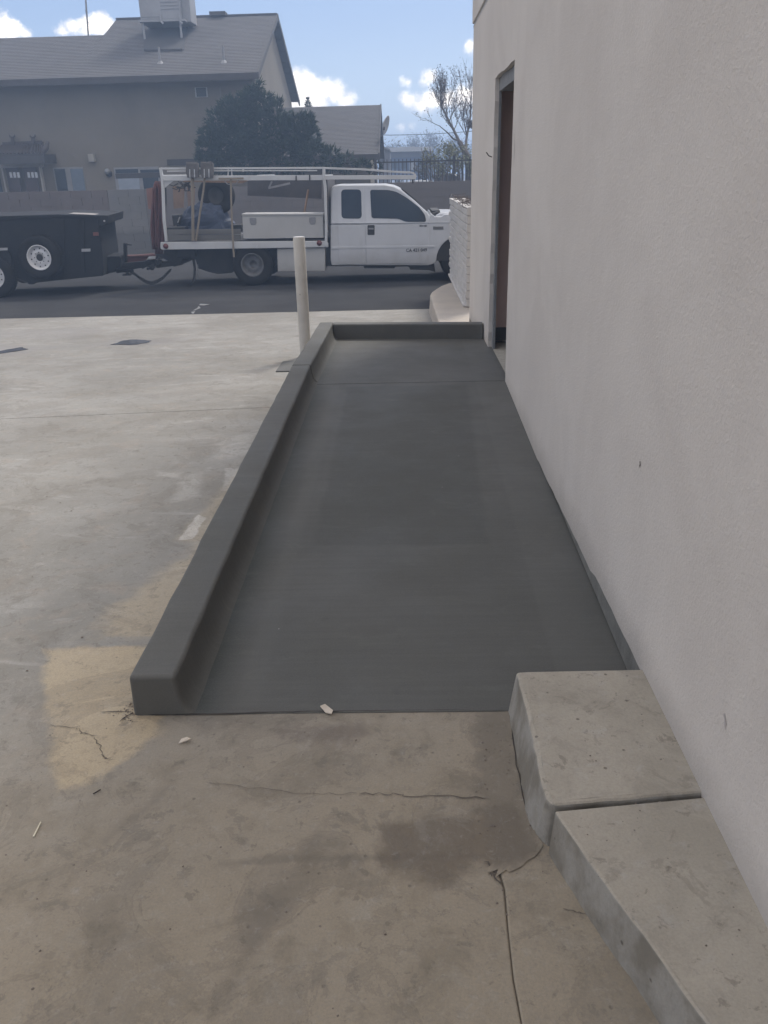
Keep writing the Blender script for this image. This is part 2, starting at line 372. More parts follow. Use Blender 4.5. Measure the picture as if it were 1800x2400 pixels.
def stucco_mat(name, c1, c2, bump=.5, sc_=1.0):
    m, N, b = newmat(name); P = N.pos()
    c = N.mix(N.ramp(N.noise(P, 1.1*sc_, 6, .62, .6), .38, .64), c1, c2)
    c = N.mix(N.m('MULTIPLY', N.ramp(N.noise(N.vm('MULTIPLY', P, (1, 1, .3)), 2.6*sc_, 6, .65), .52, .78), .18), c, tuple(x*.84 for x in c2))
    c = N.mix(N.m('MULTIPLY', N.ramp(N.noise(P, 150*sc_, 3, .7), .4, .7), .18), c, tuple(x*.7 for x in c1))
    # splash dirt at the foot
    z = N.n('ShaderNodeSeparateXYZ'); N.set(z.inputs[0], P)
    zz = N.m('ADD', z.outputs[2], N.m('MULTIPLY', N.m('SUBTRACT', N.noise(P, 7, 5, .65), .5), .14))
    c = N.mix(N.ramp(zz, .30, .12, 0, .6), c, tuple(x*.62 for x in c2))
    N.set(b.inputs['Base Color'], c); b.inputs['Roughness'].default_value = .92; b.inputs['Specular IOR Level'].default_value = .2
    bn = N.n('ShaderNodeBump'); bn.inputs['Strength'].default_value = bump; bn.inputs['Distance'].default_value = .006
    N.set(bn.inputs['Height'], N.m('ADD', N.noise(P, 75*sc_, 5, .6, .6), N.m('MULTIPLY', N.noise(P, 2.2, 3, .5), 3.5))); N.set(b.inputs['Normal'], bn.outputs[0])
    return m
M_STUCCO = stucco_mat('pale_stucco', (.605, .560, .510), (.560, .515, .468), .6)

M_ASPHALT = mat('asphalt', (.034, .034, .037), .95, (.045, .045, .047), 1.2, bump=.5, bscale=90, spec=.12)
M_DIRT = mat('dirt', (.20, .17, .13), .95, (.15, .13, .10), .6)
M_DARKGAP = mat('dark_joint', (.035, .030, .026), .95, (.06, .05, .042), 12)
M_CRACK = mat('crack_dark', (.075, .062, .050), .95, (.13, .11, .09), 20)

# ------------------------------------------------------------------ ground
def sheet(name, xs, ys, zf, m, parent=None, kind=None, thick=0.0):
    B = MB(); nx = len(xs)
    for y in ys:
        for x in xs: B.v.append((x, y, zf(x, y)))
    for j in range(len(ys)-1):
        for i in range(nx-1): B.f.append((j*nx+i, j*nx+i+1, (j+1)*nx+i+1, (j+1)*nx+i))
    return B.build(name, m, parent, kind=kind, origin=(0, 0, 0) if parent is None else None, recalc=False)
sheet('ground', [-1500, -60, -20, 0, 20, 60, 1500], [-1500, -40, -5, 6, 12.65, 18, 25, 60, 300, 1500], lambda x, y: g(y)-.09, M_DIRT, kind='structure')
sheet('alley_road', [-60, -30, -10, 0, 10, 30, 60], [12.66, 14, 16, 18, 22, 25.3], lambda x, y: g(y)-.012+.0, M_ASPHALT, kind='structure')
yard = struct('concrete_yard')
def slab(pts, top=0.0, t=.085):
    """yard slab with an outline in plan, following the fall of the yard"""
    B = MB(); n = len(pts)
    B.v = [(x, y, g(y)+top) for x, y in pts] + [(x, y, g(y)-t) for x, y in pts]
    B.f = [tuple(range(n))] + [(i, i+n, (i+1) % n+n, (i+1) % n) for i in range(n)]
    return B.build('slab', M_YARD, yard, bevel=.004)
M_GRIME = mat('grime', (.17, .140, .098), .95, (.12, .098, .070), 14, bump=.6, bscale=50)
yj = lambda x: 6.24 + .0965*(x+.4) if x > -20 else 6.24-1.9
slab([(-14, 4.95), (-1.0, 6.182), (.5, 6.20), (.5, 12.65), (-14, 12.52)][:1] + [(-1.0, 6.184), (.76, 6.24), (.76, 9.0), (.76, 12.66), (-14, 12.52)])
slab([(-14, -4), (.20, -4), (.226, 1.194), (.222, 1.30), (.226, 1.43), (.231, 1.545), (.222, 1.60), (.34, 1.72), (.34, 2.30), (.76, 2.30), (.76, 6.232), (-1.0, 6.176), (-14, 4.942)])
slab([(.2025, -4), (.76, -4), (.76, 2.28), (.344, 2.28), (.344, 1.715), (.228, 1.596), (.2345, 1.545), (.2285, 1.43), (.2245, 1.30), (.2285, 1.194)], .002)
sheet('joint_filler', [.0, .30, .76], [-4, 2.3], lambda x, y: -.0045, mat('joint_dirt', (.15, .125, .09), .95, (.11, .09, .07), 12), yard)

def ribbon(path, wid, name='crack', m=None, parent=yard, z=.0025, jit=.006, sub=6):
    P = [Vector((a, b, 0)) for a, b in path]; Q = []
    for i in range(len(P)-1):
        for k in range(sub):
            q = P[i].lerp(P[i+1], k/sub); q += Vector((random.uniform(-1, 1), random.uniform(-1, 1), 0))*jit*(0 if (i == 0 and k == 0) else 1); Q.append(q)
    Q.append(P[-1]); B = MB()
    for i, q in enumerate(Q):
        t = (Q[min(i+1, len(Q)-1)]-Q[max(i-1, 0)]).normalized(); nrm = Vector((-t.y, t.x, 0))
        ww = wid*.68*random.uniform(.35, 1.15)*(.25 if i in (0, len(Q)-1) else 1)/2
        for s_ in (-1, 1):
            p = q+nrm*ww*s_; B.v.append((p.x, p.y, g(p.y)+z))
    B.f = [(2*i, 2*i+1, 2*i+3, 2*i+2) for i in range(len(Q)-1)]
    return B.build(name, m or M_CRACK, parent, recalc=False)
ribbon([(-1.169, 2.221), (-1.074, 2.205), (-1.049, 2.177), (-.995, 2.164)], .0045)
ribbon([(-1.002, 2.15), (-.993, 2.139), (-.946, 2.077), (-.935, 2.051), (-.9, 2.047)], .004)
ribbon([(-1.03, 2.291), (-.916, 2.288)], .005, m=M_DARKGAP, jit=.0015)
ribbon([(-.945, 2.235), (-.925, 2.27), (-.915, 2.285)], .011, m=M_DARKGAP, jit=.002, sub=2)
ribbon([(-.597, 1.939), (-.401, 1.902), (-.251, 1.884), (-.15, 1.887)], .0022)
ribbon([(-.14, 1.886), (-.039, 1.882), (-.002, 1.875), (.117, 1.876), (.225, 1.863)], .0048)
ribbon([(.364, 1.483), (.392, 1.473), (.417, 1.464)], .004, z=.004, jit=.002)
ribbon([(.19, 1.63), (.215, 1.60), (.205, 1.585), (.224, 1.56)], .012, jit=.006, z=.004)
ribbon([(.335, 2.28), (.322, 2.0), (.33, 1.76)], .008, m=M_DARKGAP, jit=.004, z=.004)
ribbon([(-.86, 2.268), (-.3, 2.277), (.33, 2.284)], .010, m=M_DARKGAP, jit=.003, z=.004, sub=14)
B = MB(); ring = []
for i in range(26):
    an = 2*math.pi*i/26; a_, b_ = math.cos(an), math.sin(an); rr_ = random.uniform(.75, 1.15)
    x = .283+(.072*a_*rr_ + .03*b_*rr_); y = 1.665+(.075*a_*rr_ - .03*b_*rr_); B.v.append((min(x, .35), y, .005))
B.f = [tuple(range(26))]; B.build('grime_patch', M_YARD, yard, recalc=False)
for k in range(7):
    x = random.uniform(-4.5, -1.6); y = random.uniform(3.2, 9.5)
    a = random.uniform(-.5, .5); L = random.uniform(.05, .25)
    ribbon([(x, y), (x+L*.5*math.cos(a), y+L*.5*math.sin(a)), (x+L*math.cos(a), y+L*math.sin(a))], .006, jit=.01, name='crack', sub=3)

M_PUDDLE = mat('puddle_film', (.10, .105, .12), .12, (.13, .135, .15), 3, spec=.5)
def puddle(pts):
    B = MB(); n = 0; c = Vector((sum(p[0] for p in pts)/len(pts), sum(p[1] for p in pts)/len(pts)))
    ring = []
    for i in range(len(pts)):
        a = Vector(pts[i]); b = Vector(pts[(i+1) % len(pts)])
        for k in range(5):
            q = a.lerp(b, k/5); d = (q-c); q = c + d*(1+random.uniform(-.08, .08)); ring.append(q)
    B.v = [(q.x, q.y, g(q.y)+.004) for q in ring]; B.f = [tuple(range(len(ring)))]
    return B.build('puddle', M_PUDDLE, kind='structure', recalc=False)
puddle([(-3.402, 9.64), (-3.352, 9.98), (-3.224, 10.05), (-3.0, 9.9), (-2.99, 9.75), (-3.1, 9.6)])
puddle([(-4.57, 9.33), (-4.449, 9.60), (-4.28, 9.44), (-4.35, 9.30), (-4.5, 9.12)])

# ------------------------------------------------------------------ ramp
WX = .757
ramp = thing('wheelchair_ramp', (0, 2.28, 0), 'dark freshly poured concrete ramp with raised curbs, rising along the pale wall to the door', 'ramp')
zr = lambda y: .004 + .196*(min(y, 6.03)-2.28)/3.75
def hexa(B, bot, top):
    B.add(list(bot)+list(top), [(3, 2, 1, 0), (4, 5, 6, 7)] + [(i, (i+1) % 4, (i+1) % 4+4, i+4) for i in range(4)]); return B
cxo = lambda y: -.905 + .0228*(y-2.28)      # outer face of side curb
cxi = lambda y: -.752 + .0190*(y-2.28)
def seg_slab(y0, y1, m, name, x1=.80):
    B = MB(); hexa(B, [(cxi(y0)-.02, y0, -.03), (x1, y0, -.03), (x1, y1, -.25), (cxi(y1)-.02, y1, -.25)],
                      [(cxi(y0)-.02, y0, zr(y0)), (x1, y0, zr(y0)), (x1, y1, zr(y1)), (cxi(y1)-.02, y1, zr(y1))])
    return B.build(name, m, ramp, bevel=.004)
seg_slab(2.272, 6.027, M_RAMP, 'ramp_slab', .772)
seg_slab(6.036, 7.80, M_RAMP, 'landing_slab', .79)
def curb(y0, y1, zt0, zt1, name='side_curb'):
    B = MB(); n = int((y1-y0)/.12)
    m_ = 9
    for i in range(n+1):
        y = y0+(y1-y0)*i/n; zt = zt0+(zt1-zt0)*i/n; zb = zr(y); h = zt-zb
        a1, a2, a3 = jag(.0024), jag(.0018), jag(.0018)
        B.v += [(cxo(y)-.004+a1, y, g(y)-.05), (cxo(y)+a1, y, zt+a3), (cxi(y)+a2, y, zt+a3*.5)]
        B.v += [(cxi(y)+a2+dx, y, zb+h*f) for dx, f in ((.003, .72), (.007, .50), (.013, .32), (.022, .17), (.034, .06), (.052, -.02))]
    for i in range(n):
        for k in range(m_-1): B.f.append((i*m_+k, i*m_+k+1, (i+1)*m_+k+1, (i+1)*m_+k))
    B.f += [tuple(reversed(range(m_))), tuple(n*m_+k for k in range(m_))]
    o = B.build(name, M_CURB, ramp, bevel=.015, seg=4, smooth=True)
    o.modifiers['bevel'].harden_normals = True; return o
curb(2.27, 6.09, .152, .335); curb(6.096, 7.95, .335, .337)
B = MB(); hexa(B, [(cxi(7.8)+.004, 7.815, -.2), (.752, 7.655, -.2), (.752, 7.80, -.2), (cxi(7.8)+.004, 7.95, -.2)],
               [(cxi(7.8)+.004, 7.83, .336), (.752, 7.675, .336), (.752, 7.80, .336), (cxi(7.8)+.004, 7.95, .336)])
B.build('rear_curb', M_CURB, ramp, bevel=.014, seg=3)
# small fresh pad beside the bollard
B = MB(); B.prism([(x, y, g(y)+.012) for x, y in ((-1.185, 7.66), (-1.19, 8.20), (-.80, 8.20), (-.80, 7.66))], (0, 0, -.05))
tag(B.build('concrete_patch', M_CURB, bevel=.003), 'small dark fresh concrete patch at the foot of the cream bollard', 'concrete patch')

# ------------------------------------------------------------------ step slabs by the wall
walk = thing('raised_walk', (.55, 1.7, 0), 'old brown concrete raised walk of two slabs between the pale wall and the ramp foot', 'walkway')
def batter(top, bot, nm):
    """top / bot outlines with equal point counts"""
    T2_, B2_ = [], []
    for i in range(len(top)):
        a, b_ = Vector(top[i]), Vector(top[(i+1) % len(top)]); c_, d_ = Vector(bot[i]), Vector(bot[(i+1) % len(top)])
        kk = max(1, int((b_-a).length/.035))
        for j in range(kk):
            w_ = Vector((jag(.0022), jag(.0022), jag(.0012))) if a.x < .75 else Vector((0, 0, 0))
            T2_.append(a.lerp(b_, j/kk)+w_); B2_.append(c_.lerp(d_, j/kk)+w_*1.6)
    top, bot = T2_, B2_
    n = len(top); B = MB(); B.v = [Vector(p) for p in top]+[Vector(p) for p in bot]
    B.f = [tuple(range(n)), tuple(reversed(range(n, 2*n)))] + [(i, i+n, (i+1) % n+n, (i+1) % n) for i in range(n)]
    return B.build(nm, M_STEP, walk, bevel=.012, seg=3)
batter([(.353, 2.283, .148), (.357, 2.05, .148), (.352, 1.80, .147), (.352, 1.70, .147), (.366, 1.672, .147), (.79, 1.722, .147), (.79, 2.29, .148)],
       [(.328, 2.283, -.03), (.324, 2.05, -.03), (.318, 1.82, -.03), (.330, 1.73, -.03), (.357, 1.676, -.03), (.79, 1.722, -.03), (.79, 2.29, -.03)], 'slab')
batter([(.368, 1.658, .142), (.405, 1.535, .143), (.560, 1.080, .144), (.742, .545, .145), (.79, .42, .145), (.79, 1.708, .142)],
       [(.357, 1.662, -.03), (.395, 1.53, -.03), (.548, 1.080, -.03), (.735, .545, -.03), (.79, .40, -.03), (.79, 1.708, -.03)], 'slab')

# ------------------------------------------------------------------ stucco building on the right
bld = thing('stucco_building', (4, 4, 0), 'pale pinkish grey stucco building wall filling the right side beside the ramp', 'building')
DY0, DY1, DZ0, DZ1 = 6.05, 7.30, .17, 2.295
CORN = 9.36
def wall_panel(y0, y1, z0, z1, x0=WX, x1=WX+.2): return MB().box(x0, x1, y0, y1, z0, z1)
# outer skin with a rough-cut door opening (one mesh, uneven inner edge)
B = MB()
zs = [DZ0]+[DZ0+(DZ1-DZ0)*i/26 for i in range(1, 26)]+[DZ1]
near = [(WX, DY0+jag(.006)-(.055*max(0, (.75-z)/.6)**1.5 if z < .75 else 0)*0.6, z) for z in zs]
far = [(WX, DY1+jag(.012)-.095*(z-DZ0)/(DZ1-DZ0), z) for z in zs]
topz = [(WX, DY0+(DY1-.095-DY0)*i/14, DZ1+jag(.007)) for i in range(1, 14)]
loop = near + topz + far[::-1]
# front face as bands
def strip(A_, B_):
    k = len(B.v); n = len(A_); B.v += A_+B_
    B.f += [(k+i, k+i+1, k+n+i+1, k+n+i) for i in range(n-1)]
strip([(WX, -4.5, z) for z in zs], near)
strip(far, [(WX, CORN, z) for z in zs])
tt = [near[-1]]+topz+[far[-1]]
strip(tt, [(WX, y, 2.945) for _, y, _ in tt])
B.v += [(WX, -4.5, 2.945), (WX, tt[0][1], 2.945), near[-1], (WX, -4.5, DZ1)]; k = len(B.v); B.f.append((k-4, k-3, k-2, k-1))
B.v += [(WX, tt[-1][1], 2.945), (WX, CORN, 2.945), (WX, CORN, DZ1), far[-1]]; k = len(B.v); B.f.append((k-4, k-3, k-2, k-1))
# lower band below the opening level, down to the weep edge, uneven
ys = [-4.5+i*.09 for i in range(int((CORN+4.5)/.09)+1)]+[CORN]
low = [(WX, y, (.134 if y < 3 else .12)+jag(.004)) for y in ys]
strip(low, [(WX, y, DZ0) for y in ys])
# returns (thickness) round the opening and along the foot
strip(loop, [(x+.032, y, z) for x, y, z in loop]); strip(low, [(x+.03, y, z) for x, y, z in low])
B.box(WX, WX+.2, CORN-.0005, CORN, -.35, 2.945)
B.build('stucco_skin', M_STUCCO, bld, recalc=False)
MB().box(WX-.012, WX+.2, -4.5, CORN+.012, 2.965, 5.6).build('upper_wall', M_STUCCO, bld, bevel=.006)
M_SCREED = mat('pale_metal_reveal', (.52, .52, .52), .5, (.42, .42, .42), 8)
MB().box(WX+.012, WX+.1, -4.5, CORN+.004, 2.945, 2.965).build('wall_reveal', M_SCREED, bld)
MB().box(WX-.004, WX+.03, -4.5, CORN+.006, 2.937, 2.946).build('reveal_lip', M_SCREED, bld)
M_FOUND = mat('foundation_concrete', (.20, .20, .185), .92, (.13, .13, .12), 6, bump=.5, bscale=40)
B = MB(); B.box(WX+.014, 9, -4.5, 6.0, -.35, .19); B.box(WX+.026, 9, 6.0, 7.5, -.35, .178); B.box(WX+.03, 9, 7.5, CORN-.02, -.35, .17)
B.build('foundation', M_FOUND, bld)
# core of the building: walls behind the skin and roof
M_GREYP = mat('grey_building_paper', (.23, .235, .24), .85, (.17, .175, .18), 14, bump=.4, bscale=50)
FD = 7.46
B = MB(); B.box(WX+.032, WX+.15, -4.5, DY0-.0, .19, 2.94); B.box(WX+.032, WX+.052, 7.205, FD+.05, .19, 2.94); B.box(WX+.032, WX+.15, FD+.05, CORN-.02, .19, 2.94); B.box(WX+.032, WX+.15, DY0, 7.21, 2.2, 2.94)
B.build('wall_core', M_GREYP, bld)
B = MB(); B.box(WX+.2, 9, CORN-.12, CORN-.0006, -.35, 2.94); B.box(8.9, 9.0, -4.5, CORN-.12, -.35, 5.5); B.box(WX+.2, 8.9, -4.5, -4.4, -.35, 5.5); B.box(WX+.2, 9, CORN-.12, CORN+.01, 2.965, 5.6)
B.build('rear_wall', M_STUCCO, bld)
MB().box(WX+.2, 9, -4.5, CORN-.12, 5.25, 5.35).build('flat_roof', mat('roof_grey', (.25, .25, .25), .9), bld)
B = MB(); B.box(1.95, 2.0, DY0-.2, FD+.3, .19, 2.6); B.box(WX+.16, 1.95, 5.78, 5.84, .19, 2.6); B.box(WX+.16, 1.95, FD+.06, FD+.12, .19, 2.6); B.box(WX+.16, 1.95, 5.84, FD+.06, 2.42, 2.5)
B.build('entry_walls', mat('entry_plaster', (.65, .62, .60), .9), bld)
M_THRESH = mat('threshold_concrete', (.40, .38, .33), .9, (.30, .28, .24), 25, bump=.5, bscale=60)
MB().box(WX+.03, 1.95, DY0-.21, FD+.06, .12, .197).build('threshold', M_THRESH, bld)
M_DOOR = mat('dark_brown_door', (.64, .47, .41), .6, (.58, .42, .36), 2, stretch=(1, 1, .3))
dr = MB().box(WX+.053, WX+.95, FD, FD+.045, .222, 2.36).build('door', M_DOOR, bld, bevel=.003)
B = MB(); B.box(WX+.056, WX+.95, FD-.006, FD-.0005, .225, .34); B.build('kick_plate', mat('door_kick', (.07, .075, .075), .5), dr)
M_WOOD = mat('raw_wood_trim', (.42, .30, .20), .8, (.30, .22, .15), 6, stretch=(1, 1, .15))
MB().box(WX+.036, WX+.05, DY0+.004, DY0+.03, .2, 2.19).build('door_trim', M_WOOD, bld)
# scars in the stucco
for (px, py, ln, a) in ((1206, 352, .20, 0), (1501, 1088, .022, 0), (1700, 1690, .035, .5)):
    p = on_plane(px, py, (WX, 0, 0), (1, 0, 0)); B = MB()
    n = 6
    for i in range(n+1):
        z = p.z + ln*(i/n-.5); y = p.y + math.sin(i*1.7)*.004 + a*(z-p.z); ww = .005*math.sin(math.pi*(i+.3)/(n+.6))+.001
        B.v += [(WX-.0015, y-ww, z), (WX-.0015, y+ww, z)]
    B.f = [(2*i, 2*i+1, 2*i+3, 2*i+2) for i in range(n)]
    B.build('stucco_scar', mat('stucco_scar', (.22, .19, .17), .9) if py < 1200 else mat('stucco_scar_pale', (.55, .50, .48), .9), bld, recalc=False)
p = on_plane(1153, 368, (WX, 0, 0), (1, 0, 0))
MB().tube([p, p+Vector((-.03, -.03, .01)), p+Vector((-.05, -.05, .035))], .004, 6).build('wire_stub', M_DARKGAP, bld)

# ------------------------------------------------------------------ side walk and slump block wall beyond the corner
M_PALEC = mat('pale_walk_concrete', (.43, .38, .32), .9, (.36, .32, .28), 2.2, bump=.3, bscale=50)
top = [(.76, 8.1), (.45, 8.1), (.42, 11.8), (.419, 12.15), (.45, 12.42), (.52, 12.72), (.62, 13.1), (.74, 13.38), (.90, 13.56), (1.2, 13.7), (2.2, 13.75), (2.2, 9.45), (.76, 9.45)]
B = MB(); n = len(top)
B.v = [(x, y, 0.0) for x, y in top] + [(x-.02 if x < .7 else x, y, -.34) for x, y in top]
B.f = [tuple(range(n))] + [(i, i+n, (i+1) % n+n, (i+1) % n) for i in range(n)]
tag(B.build('side_walk', M_PALEC, bevel=.02, seg=3), 'cream concrete walk with a rounded kerb end behind the ramp at the building corner', 'walkway')
ribbon([(.445, 11.7), (.757, 11.72)], .012, name='joint', m=M_DARKGAP, parent=bpy.data.objects['side_walk'], z=.0) if False else None
bw = thing('slump_block_wall', (.85, 12.5, 0), 'low white painted slump block wall standing on the cream walk past the corner', 'block wall')
M_BLOCK = mat('white_painted_block', (.52, .50, .475), .85, (.45, .43, .41), 5, bump=.5, bscale=25)
M_BLOCKD = mat('bare_block_end', (.34, .31, .30), .9, (.28, .26, .25), 5)
x0b, x1b, yb0, yb1 = .829, .905, 10.85, 14.45
c0 = .012; ch = .1005
MB().box(x0b+.018, x1b+.16, yb0+.012, yb1-.01, 0.001, 1.21).build('mortar', M_BLOCKD, bw)
protos = []
for q in range(4):
    B = MB(); B.box(0, .24, 0, .392, 0, .094)
    me = B.build('block', M_BLOCK, bw, bevel=.008, seg=1, origin=(0, 0, 0)); bm = bmesh.new(); bm.from_mesh(me.data); bmesh.ops.subdivide_edges(bm, edges=bm.edges, cuts=1)
    for v in bm.verts: v.co += Vector((jag(.006), jag(.002), jag(.002)))
    bm.to_mesh(me.data); bm.free(); protos.append(me)
used = set()
for r_ in range(12):
    off = 0 if r_ % 2 == 0 else -.2
    for k in range(10):
        y = yb0+off+k*.4
        if y > yb1-.2: continue
        s_ = protos[(r_*3+k*7) % 4]
        loc = Vector((x0b+jag(.003), max(y, yb0), c0+r_*ch))
        if s_ not in used: o = s_; used.add(s_); o.location = loc-wloc(bw)
        else: o = link_copy(s_, bw, loc)
        if y < yb0: o.scale.y = .5
MB().box(x0b-.03, x0b+.015, yb0+.05, yb1, .0005, .03).build('base_fillet', M_BLOCK, bw, bevel=.008)

# ------------------------------------------------------------------ bollard
p = Vector((-.99, 8.5, g(8.5)))
tagm = MB(); tagm.lathe(p+Vector((.0, 0, 0)), [(.0585, -.05), (.0585, .35), (.059, .8), (.0585, 1.165), (.055, 1.175), (.0, 1.178)], 'Z', 28)
def bollard_mat():
    m, N, b = newmat('cream_pipe_paint'); P = N.pos()
    c = N.mix(N.ramp(N.noise(P, 5, 5, .6), .35, .7), (.50, .47, .42), (.44, .41, .365))
    c = N.mix(N.ramp(N.noise(N.vm('MULTIPLY', P, (1, 1, .4)), 16, 5, .7), .66, .74, 0, .5), c, (.22, .17, .13))
    vo = N.n('ShaderNodeTexVoronoi', feature='F1'); N.set(vo.inputs['Vector'], P); vo.inputs['Scale'].default_value = 14
    wn = N.n('ShaderNodeSeparateColor'); N.set(wn.inputs[0], vo.outputs['Color'])
    c = N.mix(N.m('MULTIPLY', N.ramp(vo.outputs['Distance'], .15, .1), N.m('GREATER_THAN', wn.outputs[0], .85)), c, (.05, .04, .035))
    N.set(b.inputs['Base Color'], c); b.inputs['Roughness'].default_value = .6; return m
bo = thing('bollard', p, 'tall cream painted steel pipe bollard standing just left of the ramp landing', 'bollard')
tagm.build('pipe', bollard_mat(), bo, smooth=True)
MB().lathe(p+Vector((0, 0, 1.175)), [(.0575, 0), (.055, .006), (0, .008)], 'Z', 28).build('cap', mat('bollard_cap', (.62, .60, .57), .5), bo)

# ------------------------------------------------------------------ litter and stones
def flake(name, x, y, pts, m, label, cat, z0=.0):
    B = MB(); n = len(pts); zz = g(y)+z0
    B.v = [(x+a, y+b, zz+c+.004) for a, b, c in pts]+[(x+a, y+b, zz+c+.001) for a, b, c in pts]
    B.f = [tuple(range(n)), tuple(reversed(range(n, 2*n)))] + [(i, i+n, (i+1) % n+n, (i+1) % n) for i in range(n)]
    return tag(B.build(name, m), label, cat)
M_CHIP = mat('pale_wood_chip', (.62, .55, .46), .8, (.50, .43, .35), 30)
flake('wood_chip', -.27, 2.278, [(-.020, .012, .012), (-.004, .020, .014), (.024, -.004, .006), (.020, -.020, .004), (.0, -.012, .004)], M_CHIP, 'pale flat wood chip lying at the foot edge of the dark ramp', 'wood chip')
flake('dry_leaf', -.702, 2.124, [(-.018, -.010, .002), (-.012, .006, .008), (.004, .012, .010), (.018, .008, .006), (.012, -.004, .012), (-.004, -.002, .004)], M_CHIP, 'small curled pale dry leaf on the concrete before the curb end', 'dry leaf')
flake('straw_sliver', -1.02, 1.752, [(-.002, -.026, .001), (.002, -.026, .001), (.001, .026, .003), (-.002, .026, .003)], mat('straw', (.72, .66, .50), .8), 'thin pale straw sliver lying on the concrete at lower left', 'straw')
flake('twig', -.905, 1.90, [(-.009, -.009, .002), (-.007, -.010, .002), (.009, .006, .003), (.007, .008, .003)], M_DARKGAP, 'short dark twig on the concrete below the sand coloured patch', 'twig')
B = MB()
def pebble(x, y, r, z=0):
    k = len(B.v); rs = [r*random.uniform(.7, 1.2) for _ in range(6)]
    for i in range(6): B.v.append((x+math.cos(i*1.047)*rs[i], y+math.sin(i*1.047)*rs[i], z+g(y)+.001))
    B.v.append((x+r*.1, y, z+g(y)+r*.8)); B.f += [(k+i, k+(i+1) % 6, k+6) for i in range(6)]
for _ in range(60): pebble(random.gauss(-.93, .025), random.gauss(2.30, .03), random.uniform(.0012, .004))
for _ in range(140): pebble(random.uniform(-4.5, -1.0), random.uniform(1.3, 9), random.uniform(.002, .006))
for _ in range(90): pebble(random.uniform(-1.3, .30), random.uniform(.9, 2.2), random.uniform(.0012, .0038))
for _ in range(50): pebble(random.uniform(.20, .34), random.uniform(1.45, 2.2), random.uniform(.0012, .0045))
for _ in range(30): pebble(random.uniform(.38, .72), random.uniform(1.2, 2.25), random.uniform(.0012, .003), .148)
B.build('grit', mat('grit', (.12, .09, .07), .9, (.22, .19, .16), 50), kind='stuff')

# ------------------------------------------------------------------ shared materials for the background
def paint(name, c, rough=.35, dirt=(.16, .14, .12), zlo=-.2, zhi=.35, amt=.5, coat=.3):
    m, N, b = newmat(name); P = N.pos()
    z = N.n('ShaderNodeSeparateXYZ'); N.set(z.inputs[0], P)
    zz = N.m('ADD', z.outputs[2], N.m('MULTIPLY', N.m('SUBTRACT', N.noise(P, 4, 5, .65), .5), .35))
    cc = N.mix(N.ramp(N.noise(P, 1.5, 5, .6), .35, .7), c, tuple(x*.93 for x in c))
    cc = N.mix(N.m('MULTIPLY', N.ramp(N.noise(N.vm('MULTIPLY', P, (1, 1, .25)), 6, 5, .7), .5, .8), .18), cc, dirt)
    cc = N.mix(N.ramp(zz, zhi, zlo, 0, amt), cc, dirt)
    N.set(b.inputs['Base Color'], cc); b.inputs['Roughness'].default_value = rough
    b.inputs['Coat Weight'].default_value = coat; b.inputs['Coat Roughness'].default_value = .12
    return m
M_TRUCK = paint('white_truck_paint', (.50, .51, .53))
M_RACK = paint('white_rack_paint', (.50, .505, .51), .55, amt=.25, coat=0)
M_BOXW = paint('dusty_white_box_paint', (.40, .395, .385), .6, zlo=-.3, zhi=.1, amt=.4, coat=0)
M_GLASS = mat('tinted_glass', (.018, .022, .026), .06, (.02, .024, .028), 1, spec=.6)
M_RUB = mat('black_rubber', (.014, .014, .015), .9, (.022, .021, .021), 8, spec=.15)
M_BLK = mat('black_underbody', (.020, .020, .022), .75, (.035, .033, .032), 5)
M_TRAIL = mat('black_trailer_paint', (.012, .013, .016), .7, (.020, .020, .022), 3, spec=.2)
M_STEELW = mat('white_wheel_steel', (.62, .62, .63), .45, (.55, .55, .56), 8)
M_STEELG = mat('dull_wheel_steel', (.16, .16, .165), .6, (.09, .09, .09), 8)
M_RED = mat('faded_red', (.115, .040, .036), .8, (.08, .03, .028), 9)
M_LENS = mat('red_marker_lens', (.14, .03, .03), .4, (.11, .03, .03), 9)
M_HANDLE = mat('pale_wood_handle', (.26, .22, .175), .8, (.20, .17, .13), 9, stretch=(1, 1, .2))
M_BRUSH = mat('brush_head_grey', (.13, .125, .125), .9, (.09, .085, .085), 9)
M_PLY = mat('weathered_plywood', (.26, .18, .13), .85, (.19, .13, .10), 3)
M_BLUE = mat('blue_tarp', (.030, .045, .085), .7, (.022, .032, .06), 6)
M_CHROME = mat('worn_bright_metal', (.6, .6, .6), .3, (.4, .4, .4), 9, metal=.8)
M_GREYM = mat('grey_metal', (.25, .25, .26), .5, (.18, .18, .19), 6)

